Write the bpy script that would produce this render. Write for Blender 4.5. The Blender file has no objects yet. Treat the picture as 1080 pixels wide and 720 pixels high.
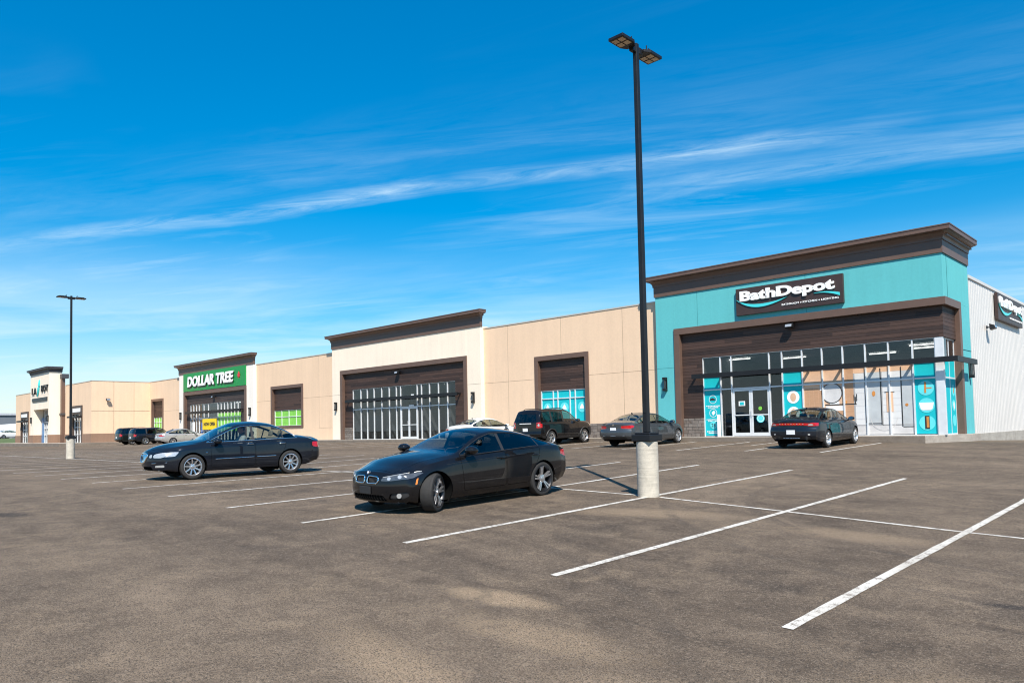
import bpy, bmesh, math, random
import numpy as np
from mathutils import Vector, Matrix
from mathutils.bvhtree import BVHTree
random.seed(7)
SC = bpy.context.scene
COL = SC.collection
R = math.radians
EYE = 0.59            # camera height over the shop pavement (z = 0)

# ------------------------------------------------------------------ materials
def nd(nt, typ, **kw):
    n = nt.nodes.new(typ)
    for k, v in kw.items():
        if k in n.inputs: n.inputs[k].default_value = v
        else: setattr(n, k, v)
    return n
def new_mat(name):
    m = bpy.data.materials.new(name); m.use_nodes = True
    nt = m.node_tree; b = nt.nodes['Principled BSDF']
    return m, nt, b
def mix_col(nt, fac, a, b):
    n = nt.nodes.new('ShaderNodeMix'); n.data_type = 'RGBA'
    for sock, v in ((0, fac), (6, a), (7, b)):
        if hasattr(v, 'node'): nt.links.new(v, n.inputs[sock])
        elif sock == 0: n.inputs[0].default_value = v
        else: n.inputs[sock].default_value = (*v, 1) if len(v) == 3 else v
    return n.outputs[2]
def ramp(nt, fac, stops):
    n = nt.nodes.new('ShaderNodeValToRGB'); el = n.color_ramp.elements
    while len(el) < len(stops): el.new(.5)
    for e, (p, c) in zip(el, stops):
        e.position = p; e.color = (c, c, c, 1) if isinstance(c, (int, float)) else (*c, 1)
    nt.links.new(fac, n.inputs[0]); return n.outputs[0]
def math_n(nt, op, a, b=None, c=None, clamp=False):
    n = nt.nodes.new('ShaderNodeMath'); n.operation = op; n.use_clamp = clamp
    for i, v in enumerate((a, b, c)):
        if v is None: continue
        if hasattr(v, 'node'): nt.links.new(v, n.inputs[i])
        else: n.inputs[i].default_value = v
    return n.outputs[0]
def coords(nt, scale=(1, 1, 1), kind='Object', rot=(0, 0, 0)):
    tc = nt.nodes.new('ShaderNodeTexCoord'); mp = nt.nodes.new('ShaderNodeMapping')
    mp.inputs['Scale'].default_value = scale; mp.inputs['Rotation'].default_value = rot
    nt.links.new(tc.outputs[kind], mp.inputs[0]); return mp.outputs[0]
def noise(nt, vec, scale, detail=4, rough=.55, dist=0):
    n = nt.nodes.new('ShaderNodeTexNoise')
    n.inputs['Scale'].default_value = scale; n.inputs['Detail'].default_value = detail
    n.inputs['Roughness'].default_value = rough; n.inputs['Distortion'].default_value = dist
    nt.links.new(vec, n.inputs['Vector']); return n.outputs['Fac']
def bump(nt, b, h, strength, dist=.02):
    n = nt.nodes.new('ShaderNodeBump'); n.inputs['Strength'].default_value = strength
    n.inputs['Distance'].default_value = dist
    nt.links.new(h, n.inputs['Height']); nt.links.new(n.outputs[0], b.inputs['Normal'])
def plain(name, col, rough=.5, metal=0, var=.12, scale=3., bmp=0, bscale=60, coat=0, spec=.5):
    """a surface with a little uneven wear in it"""
    m, nt, b = new_mat(name)
    v = coords(nt)
    f = noise(nt, v, scale, 5, .6)
    c = tuple(max(0, x*(1-var)) for x in col); d = tuple(min(1, x*(1+var)) for x in col)
    nt.links.new(mix_col(nt, ramp(nt, f, [(.3, 0.), (.7, 1.)]), c, d), b.inputs['Base Color'])
    nt.links.new(math_n(nt, 'MULTIPLY_ADD', f, .16, rough-.08, True), b.inputs['Roughness'])
    b.inputs['Metallic'].default_value = metal; b.inputs['Coat Weight'].default_value = coat
    b.inputs['Coat Roughness'].default_value = .03; b.inputs['Specular IOR Level'].default_value = spec
    if bmp: bump(nt, b, noise(nt, v, bscale, 3, .6), bmp)
    return m
def emis(name, col, s):
    m, nt, b = new_mat(name)
    b.inputs['Base Color'].default_value = (*col, 1); b.inputs['Emission Color'].default_value = (*col, 1)
    b.inputs['Emission Strength'].default_value = s; return m
def glass(name, tint=(.55, .6, .58), refl=1.0, rough=.0):
    m = bpy.data.materials.new(name); m.use_nodes = True; nt = m.node_tree; nt.nodes.clear()
    out = nt.nodes.new('ShaderNodeOutputMaterial'); mx = nt.nodes.new('ShaderNodeMixShader')
    tr = nt.nodes.new('ShaderNodeBsdfTransparent'); gl = nt.nodes.new('ShaderNodeBsdfGlossy')
    fr = nt.nodes.new('ShaderNodeFresnel'); fr.inputs[0].default_value = 1.52
    tr.inputs[0].default_value = (*tint, 1); gl.inputs['Roughness'].default_value = rough
    gl.inputs['Color'].default_value = (.95, .97, 1, 1)
    geo = nt.nodes.new('ShaderNodeNewGeometry')
    f = math_n(nt, 'MULTIPLY', fr.outputs[0], refl, clamp=True)
    # both faces of a pane reflect alike
    bf = math_n(nt, 'MULTIPLY', math_n(nt, 'SUBTRACT', 1., geo.outputs['Backfacing']), f)
    f2 = math_n(nt, 'ADD', bf, math_n(nt, 'MULTIPLY', geo.outputs['Backfacing'], .05))
    nt.links.new(f2, mx.inputs[0]); nt.links.new(tr.outputs[0], mx.inputs[1]); nt.links.new(gl.outputs[0], mx.inputs[2])
    nt.links.new(mx.outputs[0], out.inputs[0]); return m
def eifs(name, col, streak=.06):
    """acrylic stucco: fine grain, faint weather streaks"""
    m, nt, b = new_mat(name); v = coords(nt)
    big = noise(nt, v, .5, 5, .6); st = noise(nt, coords(nt, (2.2, 2.2, .12)), 1.2, 5, .65)
    fine = noise(nt, v, 130, 3, .7); med = noise(nt, v, 9, 4, .7)
    f = math_n(nt, 'ADD', math_n(nt, 'MULTIPLY', big, .45), math_n(nt, 'MULTIPLY', st, .55))
    f = math_n(nt, 'ADD', f, math_n(nt, 'MULTIPLY_ADD', med, .5, -.25))
    lo = tuple(x*(1-streak*1.6) for x in col); hi = tuple(min(1, x*(1+streak)) for x in col)
    nt.links.new(mix_col(nt, ramp(nt, f, [(.32, 0.), (.68, 1.)]), lo, hi), b.inputs['Base Color'])
    b.inputs['Roughness'].default_value = .9; b.inputs['Specular IOR Level'].default_value = .2
    bump(nt, b, math_n(nt, 'ADD', fine, math_n(nt, 'MULTIPLY', med, .6)), .35, .008); return m
def boards(name, c1, c2, pitch=.152):
    m, nt, b = new_mat(name)
    tc = nt.nodes.new('ShaderNodeTexCoord'); sp = nt.nodes.new('ShaderNodeSeparateXYZ')
    nt.links.new(tc.outputs['Object'], sp.inputs[0])
    row = math_n(nt, 'FLOOR', math_n(nt, 'DIVIDE', sp.outputs[2], pitch))
    along = math_n(nt, 'ADD', sp.outputs[0], sp.outputs[1])
    seg = math_n(nt, 'FLOOR', math_n(nt, 'ADD', math_n(nt, 'DIVIDE', along, 3.66), math_n(nt, 'MULTIPLY', row, .37)))
    cb = nt.nodes.new('ShaderNodeCombineXYZ'); nt.links.new(row, cb.inputs[0]); nt.links.new(seg, cb.inputs[1])
    wn = nt.nodes.new('ShaderNodeTexWhiteNoise'); nt.links.new(cb.outputs[0], wn.inputs[0])
    g = noise(nt, coords(nt, (1.1, 1.1, 26)), 2.2, 6, .65, .6)
    f = math_n(nt, 'ADD', math_n(nt, 'MULTIPLY', wn.outputs[0], .55), math_n(nt, 'MULTIPLY_ADD', g, .9, -.22))
    nt.links.new(mix_col(nt, ramp(nt, f, [(.15, 0.), (.85, 1.)]), c1, c2), b.inputs['Base Color'])
    b.inputs['Roughness'].default_value = .62; bump(nt, b, g, .25, .01); return m
def stone(name):
    m, nt, b = new_mat(name)
    tc = nt.nodes.new('ShaderNodeTexCoord'); sp = nt.nodes.new('ShaderNodeSeparateXYZ')
    nt.links.new(tc.outputs['Object'], sp.inputs[0])
    cb = nt.nodes.new('ShaderNodeCombineXYZ')
    nt.links.new(math_n(nt, 'ADD', sp.outputs[0], sp.outputs[1]), cb.inputs[0]); nt.links.new(sp.outputs[2], cb.inputs[1])
    br = nt.nodes.new('ShaderNodeTexBrick'); nt.links.new(cb.outputs[0], br.inputs['Vector'])
    br.inputs['Scale'].default_value = 1; br.inputs['Brick Width'].default_value = .34; br.inputs['Row Height'].default_value = .16
    br.inputs['Mortar Size'].default_value = .012; br.squash = .7; br.squash_frequency = 3; br.offset = .37
    br.inputs['Color1'].default_value = (.10, .075, .06, 1); br.inputs['Color2'].default_value = (.20, .17, .145, 1)
    br.inputs['Mortar'].default_value = (.05, .043, .038, 1)
    n = noise(nt, coords(nt), 7, 6, .7)
    nt.links.new(mix_col(nt, ramp(nt, n, [(.35, 0.), (.75, .55)]), br.outputs['Color'], (.24, .21, .185)), b.inputs['Base Color'])
    b.inputs['Roughness'].default_value = .9
    bump(nt, b, math_n(nt, 'SUBTRACT', n, math_n(nt, 'MULTIPLY', br.outputs['Fac'], 1.2)), .8, .03); return m
def asphalt():
    m, nt, b = new_mat('worn asphalt'); v = coords(nt)
    grain = noise(nt, v, 85, 2, .6); g2 = noise(nt, v, 26, 3, .65); mid = noise(nt, v, 2.6, 6, .68, .4)
    big = noise(nt, v, .22, 5, .6, .6); big2 = noise(nt, coords(nt, (1, 1, 1), rot=(0, 0, .6)), .55, 6, .65, 1.1)
    lane = noise(nt, coords(nt, (.06, .9, 1)), 1.1, 5, .6, .3)
    vo = nt.nodes.new('ShaderNodeTexVoronoi'); vo.inputs['Scale'].default_value = 42; nt.links.new(v, vo.inputs['Vector'])
    f = math_n(nt, 'ADD', math_n(nt, 'MULTIPLY', big, .8), math_n(nt, 'MULTIPLY', lane, .6))
    f = math_n(nt, 'ADD', f, math_n(nt, 'MULTIPLY_ADD', mid, .85, -.67))
    base = mix_col(nt, ramp(nt, f, [(.22, 0.), (.82, 1.)]), (.082, .060, .042), (.262, .196, .136))
    # blown sand lying in the hollows
    sand = math_n(nt, 'MULTIPLY', ramp(nt, big2, [(.52, 0.), (.74, 1.)]), ramp(nt, mid, [(.34, .0), (.62, 1.)]))
    base = mix_col(nt, math_n(nt, 'MULTIPLY', sand, .52), base, (.34, .250, .162))
    # sandy drift, stains and dark spots with places of their own
    def spot(cx, cy, rx, ry, rot=0):
        tc = nt.nodes.new('ShaderNodeTexCoord'); mp = nt.nodes.new('ShaderNodeMapping'); mp.vector_type = 'TEXTURE'
        mp.inputs['Location'].default_value = (cx, cy, 0); mp.inputs['Rotation'].default_value = (0, 0, rot); mp.inputs['Scale'].default_value = (rx, ry, 1e4)
        nt.links.new(tc.outputs['Object'], mp.inputs[0]); ln = nt.nodes.new('ShaderNodeVectorMath'); ln.operation = 'LENGTH'
        nt.links.new(mp.outputs[0], ln.inputs[0])
        d = math_n(nt, 'ADD', ln.outputs['Value'], math_n(nt, 'MULTIPLY_ADD', mid, 1.5, -.75))
        d = math_n(nt, 'ADD', d, math_n(nt, 'MULTIPLY_ADD', g2, .7, -.35))
        return ramp(nt, d, [(.45, 1.), (1., 0.)])
    for (x, y, rx, ry, ro, a) in ((-5.35, 5.3, .75, .28, .2, .75), (-4.3, 4.7, 1.1, .4, .1, .45), (-2.8, 4.2, .9, .5, .3, .5), (-7.2, 10.6, 1.6, .55, .5, .5), (-3.9, 11.0, 1.2, .5, .1, .4), (-4.4, 3.4, 1.6, .4, -.2, .45), (-1.2, 5.6, 1., .6, 0, .4)):
        base = mix_col(nt, math_n(nt, 'MULTIPLY', spot(x, y, rx, ry, ro), a), base, (.40, .290, .185))
    for (x, y, rx, ry, ro, a) in ((-15.7, 3.5, .55, .3, .3, .8), (-1.65, 8.4, .3, .12, .4, .8), (-12.9, 8.0, .5, .3, 0, .4), (-19.3, 10.0, .7, .4, 0, .5), (-6.9, 8.7, .5, .9, 0, .3), (-9.4, 4.9, .6, .25, .7, .3), (-3.6, 7.6, .5, .3, .2, .3)):
        base = mix_col(nt, math_n(nt, 'MULTIPLY', spot(x, y, rx, ry, ro), a), base, (.028, .024, .022))
    # tyre arcs
    def arc(cx, cy, rad, wdt, a):
        nonlocal base
        tc = nt.nodes.new('ShaderNodeTexCoord'); vs = nt.nodes.new('ShaderNodeVectorMath'); vs.operation = 'SUBTRACT'
        vs.inputs[1].default_value = (cx, cy, 0); nt.links.new(tc.outputs['Object'], vs.inputs[0])
        sp = nt.nodes.new('ShaderNodeSeparateXYZ'); nt.links.new(vs.outputs[0], sp.inputs[0])
        r2 = math_n(nt, 'SQRT', math_n(nt, 'ADD', math_n(nt, 'POWER', math_n(nt, 'ABSOLUTE', sp.outputs[0]), 2.), math_n(nt, 'POWER', math_n(nt, 'ABSOLUTE', sp.outputs[1]), 2.)))
        d = math_n(nt, 'DIVIDE', math_n(nt, 'ABSOLUTE', math_n(nt, 'SUBTRACT', r2, rad)), wdt)
        k = math_n(nt, 'MULTIPLY', ramp(nt, d, [(.5, 1.), (1., 0.)]), ramp(nt, mid, [(.42, 0.), (.62, a)]))
        base = mix_col(nt, k, base, (.035, .030, .027))
    for q in ((-1.5, 15.5, 5.6, .12, .5), (-1.5, 15.5, 7.1, .12, .5), (-9, 0, 6.3, .13, .4), (-9, 0, 7.8, .13, .4), (-3, 22.5, 5.5, .13, .35), (-14, 22, 9.2, .13, .35), (-14, 22, 10.7, .13, .35)): arc(*q)
    # oil drips where engines stand, one blotch of its own strength in every stall
    tc = nt.nodes.new('ShaderNodeTexCoord'); sp = nt.nodes.new('ShaderNodeSeparateXYZ'); nt.links.new(tc.outputs['Object'], sp.inputs[0])
    u = math_n(nt, 'DIVIDE', math_n(nt, 'ADD', sp.outputs[0], 2.88), 2.655)
    fu = math_n(nt, 'SUBTRACT', math_n(nt, 'FRACT', u), .5)
    wn = nt.nodes.new('ShaderNodeTexWhiteNoise'); wn.noise_dimensions = '1D'; nt.links.new(math_n(nt, 'FLOOR', u), wn.inputs['W'])
    for yc in (8.3, 16.9, 28.6):
        dy_ = math_n(nt, 'SUBTRACT', sp.outputs[1], math_n(nt, 'MULTIPLY_ADD', wn.outputs[0], 1.6, yc-.8))
        d = math_n(nt, 'SQRT', math_n(nt, 'ADD', math_n(nt, 'POWER', math_n(nt, 'ABSOLUTE', math_n(nt, 'MULTIPLY', fu, 5.)), 2.), math_n(nt, 'POWER', math_n(nt, 'ABSOLUTE', math_n(nt, 'MULTIPLY', dy_, 1.1)), 2.)))
        d = math_n(nt, 'ADD', d, math_n(nt, 'MULTIPLY_ADD', mid, 1.9, -.95)); d = math_n(nt, 'ADD', d, math_n(nt, 'MULTIPLY_ADD', g2, 1.1, -.55))
        k = math_n(nt, 'MULTIPLY', ramp(nt, d, [(.35, 1.), (.95, 0.)]), math_n(nt, 'MULTIPLY', wn.outputs[0], .62))
        base = mix_col(nt, k, base, (.036, .030, .026))
    # paving seams along the lanes and hairline cracks
    wv = math_n(nt, 'ADD', sp.outputs[1], math_n(nt, 'MULTIPLY_ADD', noise(nt, v, 1.3, 4, .6), .16, -.08))
    sm = math_n(nt, 'ABSOLUTE', math_n(nt, 'SUBTRACT', math_n(nt, 'FRACT', math_n(nt, 'DIVIDE', math_n(nt, 'ADD', wv, 1.35), 4.6)), .5))
    base = mix_col(nt, math_n(nt, 'MULTIPLY', ramp(nt, sm, [(.0018, .45), (.005, 0.)]), ramp(nt, mid, [(.40, .15), (.55, 1.)])), base, (.034, .028, .024))
    wvec = nt.nodes.new('ShaderNodeVectorMath'); wvec.operation = 'ADD'; wob = nt.nodes.new('ShaderNodeTexNoise'); wob.inputs['Scale'].default_value = 1.7; wob.inputs['Detail'].default_value = 6
    nt.links.new(v, wob.inputs['Vector']); nt.links.new(v, wvec.inputs[0]); nt.links.new(wob.outputs['Color'], wvec.inputs[1])
    cr = nt.nodes.new('ShaderNodeTexVoronoi'); cr.feature = 'DISTANCE_TO_EDGE'; cr.inputs['Scale'].default_value = .21; nt.links.new(wvec.outputs[0], cr.inputs['Vector'])
    base = mix_col(nt, math_n(nt, 'MULTIPLY', ramp(nt, cr.outputs['Distance'], [(.0010, .5), (.0028, 0.)]), ramp(nt, big2, [(.48, 0.), (.60, 1.)])), base, (.030, .025, .022))
    # aggregate: light chips and dark pits
    chip = ramp(nt, math_n(nt, 'ADD', vo.outputs['Distance'], math_n(nt, 'MULTIPLY_ADD', grain, .6, -.3)), [(.12, 1.), (.24, 0.)])
    base = mix_col(nt, math_n(nt, 'MULTIPLY', chip, .72), base, (.44, .365, .29))
    base = mix_col(nt, ramp(nt, grain, [(.39, .85), (.53, 0.)]), base, (.032, .025, .020))
    base = mix_col(nt, ramp(nt, g2, [(.52, 0.), (.70, .38)]), base, (.28, .22, .165))
    base = mix_col(nt, ramp(nt, g2, [(.30, .42), (.45, 0.)]), base, (.050, .040, .031))
    nt.links.new(base, b.inputs['Base Color'])
    b.inputs['Roughness'].default_value = .93; b.inputs['Specular IOR Level'].default_value = .25
    h = math_n(nt, 'ADD', math_n(nt, 'MULTIPLY', grain, .6), math_n(nt, 'ADD', math_n(nt, 'MULTIPLY', g2, .7), math_n(nt, 'MULTIPLY', mid, 1.2)))
    bump(nt, b, h, 1., .02); return m
def line_paint():
    m, nt, b = new_mat('worn white road paint'); v = coords(nt)
    w = math_n(nt, 'ADD', noise(nt, v, 7, 6, .75), math_n(nt, 'MULTIPLY_ADD', noise(nt, v, 60, 2, .6), .5, -.25))
    d = noise(nt, v, 1.1, 5, .7)
    c = mix_col(nt, ramp(nt, d, [(.35, 0.), (.7, 1.)]), (.62, .59, .53), (.46, .42, .36))
    nt.links.new(mix_col(nt, ramp(nt, w, [(.50, 0.), (.64, .9)]), c, (.15, .118, .09)), b.inputs['Base Color'])
    b.inputs['Roughness'].default_value = .8; bump(nt, b, noise(nt, v, 70, 2, .6), .5, .01); return m
def concrete(name, col, sc=1.):
    m, nt, b = new_mat(name); v = coords(nt)
    a = noise(nt, v, 2.2*sc, 6, .7, .4); f = noise(nt, v, 45*sc, 3, .7); rings = noise(nt, coords(nt, (.5, .5, 9)), 1.6*sc, 4, .7)
    t = math_n(nt, 'ADD', math_n(nt, 'MULTIPLY', a, .6), math_n(nt, 'MULTIPLY', rings, .4))
    c = mix_col(nt, ramp(nt, t, [(.34, 0.), (.62, 1.)]), tuple(x*.62 for x in col), col)
    vo = nt.nodes.new('ShaderNodeTexVoronoi'); vo.inputs['Scale'].default_value = 13*sc; nt.links.new(v, vo.inputs['Vector'])
    c = mix_col(nt, ramp(nt, math_n(nt, 'ADD', vo.outputs['Distance'], math_n(nt, 'MULTIPLY_ADD', f, .5, -.25)), [(.08, .7), (.16, 0.)]), c, tuple(x*.3 for x in col))
    nt.links.new(c, b.inputs['Base Color']); b.inputs['Roughness'].default_value = .9
    bump(nt, b, math_n(nt, 'ADD', f, rings), .5, .012); return m
def grass_mat():
    m, nt, b = new_mat('mown grass'); v = coords(nt)
    f = math_n(nt, 'ADD', math_n(nt, 'MULTIPLY', noise(nt, v, .8, 6, .7), .6), math_n(nt, 'MULTIPLY', noise(nt, v, 14, 3, .7), .4))
    nt.links.new(mix_col(nt, ramp(nt, f, [(.3, 0.), (.7, 1.)]), (.045, .075, .02), (.12, .15, .045)), b.inputs['Base Color'])
    b.inputs['Roughness'].default_value = .95; return m
def car_paint(name, col, flake=0., rough=.28):
    m, nt, b = new_mat(name); v = coords(nt)
    dust = noise(nt, v, 3.5, 5, .65)
    nt.links.new(mix_col(nt, ramp(nt, dust, [(.45, 0.), (.9, .022)]), col, (.22, .19, .16)), b.inputs['Base Color'])
    b.inputs['Metallic'].default_value = flake; b.inputs['Roughness'].default_value = rough
    b.inputs['Coat Weight'].default_value = .8; b.inputs['Coat Roughness'].default_value = .02
    b.inputs['Specular IOR Level'].default_value = .05
    return m

M = {}
M['teal'] = eifs('teal stucco', (.11, .445, .46), .05)
M['tan'] = eifs('tan stucco', (.73, .53, .365), .05)
M['cream'] = eifs('cream stucco', (.83, .72, .575), .05)
M['white_stucco'] = eifs('pale stucco', (.80, .74, .66), .04)
M['wainscot'] = eifs('brown stucco base', (.26, .165, .115), .08)
M['trim'] = plain('brown metal trim', (.135, .082, .060), .45, .1, .08, 1.5)
M['trim_dark'] = plain('dark brown metal trim', (.07, .045, .035), .5, .1, .1, 1.5)
M['slate_trim'] = plain('dark slate cornice', (.05, .05, .055), .55, 0, .1, 1.5)
M['wood'] = boards('dark stained boards', (.022, .012, .009), (.075, .040, .028))
M['wood_grey'] = boards('charcoal boards', (.030, .021, .019), (.068, .048, .042))
M['stone'] = stone('ledge stone')
M['alu'] = plain('clear anodised aluminium', (.72, .73, .73), .42, .25, .06, 4)
M['black'] = plain('black powder coat', (.012, .012, .013), .45, .2, .15, 6)
M['joint'] = plain('control joint', (.20, .135, .09), .9)
M['joint_teal'] = plain('control joint teal', (.02, .17, .18), .9)
M['siding'] = plain('white ribbed steel', (.61, .585, .55), .45, .1, .04, .8)
M['flash'] = plain('pale parapet flashing', (.62, .55, .45), .4, .4, .06)
M['conc'] = concrete('pavement concrete', (.40, .355, .30))
M['conc_pillar'] = concrete('cast concrete pillar', (.58, .525, .43), 2.2)
M['curb'] = concrete('shaded curb concrete', (.22, .18, .142))  # earthy brown, with the shade of the curb face put into the colour
M['conc_wall'] = concrete('foundation concrete', (.40, .37, .32))
M['asphalt'] = asphalt(); M['line'] = line_paint(); M['grass'] = grass_mat()
M['earth'] = plain('dry ground', (.16, .14, .10), .95, 0, .3, .05)
M['glass'] = glass('shop glass', (.55, .57, .58), 1.15)
M['inner'] = plain('dim shop interior', (.24, .25, .26), .9, 0, .25, .7)
M['ceiling'] = plain('suspended ceiling', (.75, .77, .78), .9, 0, .1, 1.5)
M['inner_floor'] = plain('shop floor', (.13, .125, .12), .5, 0, .2, .7)
M['inner_light'] = plain('pale inner wall', (.50, .50, .48), .8, 0, .15, .7)
M['strip_light'] = emis('ceiling tube', (1, .97, .90), 3.2)
M['vinyl_teal'] = plain('teal window vinyl', (.012, .44, .485), .55, 0, .03, 2, spec=.15)
M['vinyl_light'] = plain('light teal vinyl', (.12, .64, .67), .5, 0, .03, 2, spec=.15)
M['vinyl_green'] = plain('lime window vinyl', (.20, .55, .06), .4, 0, .14, 1.5, coat=.2)
M['vinyl_white'] = plain('white vinyl', (.80, .80, .78), .4, 0, .04, 2)
M['print_white'] = plain('printed white room', (.66, .65, .63), .4, 0, .10, .9)
M['print_floor'] = plain('printed pale floor', (.58, .56, .54), .4, 0, .14, 2)
M['print_peach'] = plain('printed peach wall', (.66, .42, .27), .4, 0, .14, 1.2)
M['print_wood'] = boards('printed timber', (.36, .19, .10), (.56, .33, .19), 5)
M['print_dark'] = plain('printed dark line', (.03, .028, .026), .4)
M['print_orange'] = plain('printed amber', (.55, .22, .05), .4)
M['sign_brown'] = plain('sign brown', (.045, .026, .022), .45, 0, .1, 2)
M['sign_white'] = plain('white sign letters', (.85, .85, .83), .35, 0, .03, 3)
M['swoosh'] = plain('aqua sign band', (.06, .60, .62), .35, 0, .04, 3)
M['sign_green'] = plain('green sign panel', (.004, .24, .045), .4, 0, .05, 2)
M['sign_red'] = plain('red leaf', (.62, .03, .03), .4)
M['sign_black'] = plain('black sign letters', (.012, .012, .012), .4)
M['banner'] = plain('yellow banner', (.85, .58, .01), .5, 0, .05, 2)
M['lens'] = plain('lamp lens', (.55, .42, .26), .3, 0, .2, 20)
M['lens_body'] = plain('lamp lens rim', (.05, .035, .03), .4)
# car stuff
M['rubber'] = plain('tyre rubber', (.022, .021, .020), .82, 0, .25, 14, .3, 90)
M['rim_silver'] = plain('silver alloy', (.62, .62, .63), .28, .9, .06, 10)
M['rim_dark'] = plain('dark alloy', (.035, .035, .038), .35, .7, .1, 10)
M['disc'] = plain('brake steel', (.16, .15, .14), .45, .8, .15, 12)
M['chrome'] = plain('chrome', (.75, .76, .77), .10, 1, .03, 10)
M['plastic'] = plain('black plastic', (.018, .018, .019), .55, 0, .15, 10)
M['under'] = plain('wheel well', (.008, .008, .008), .9, spec=0)
M['seat'] = plain('dark upholstery', (.028, .027, .027), .8, 0, .2, 8)
M['seat_beige'] = plain('beige upholstery', (.28, .24, .19), .8, 0, .1, 8)
M['glass_car'] = glass('car glass', (.54, .60, .57), 1.3)
M['glass_tint'] = glass('tinted car glass', (.07, .08, .08), 1.3)
M['red_lens'] = plain('red lamp lens', (.42, .008, .010), .15, 0, .1, 10, coat=1)
M['amber_lens'] = plain('amber lamp lens', (.75, .20, .01), .15, 0, .1, 10, coat=1)
M['clear_lens'] = plain('clear lamp lens', (.46, .47, .47), .16, .35, .14, 30, coat=1)
M['dark_lens'] = plain('smoked lamp lens', (.085, .09, .095), .12, .3, .3, 14, coat=1)
M['plate'] = plain('white number plate', (.74, .75, .76), .4, 0, .06, 20)
M['blue'] = plain('blue enamel', (.02, .12, .45), .3)
M['skin'] = plain('skin', (.52, .25, .17), .55, 0, .1, 20)
M['shirt'] = plain('light grey shirt', (.42, .42, .43), .9, 0, .1, 12)
M['hair'] = plain('short grey brown hair', (.10, .07, .05), .8)
M['jeans'] = plain('dark trousers', (.03, .035, .05), .9)

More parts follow.
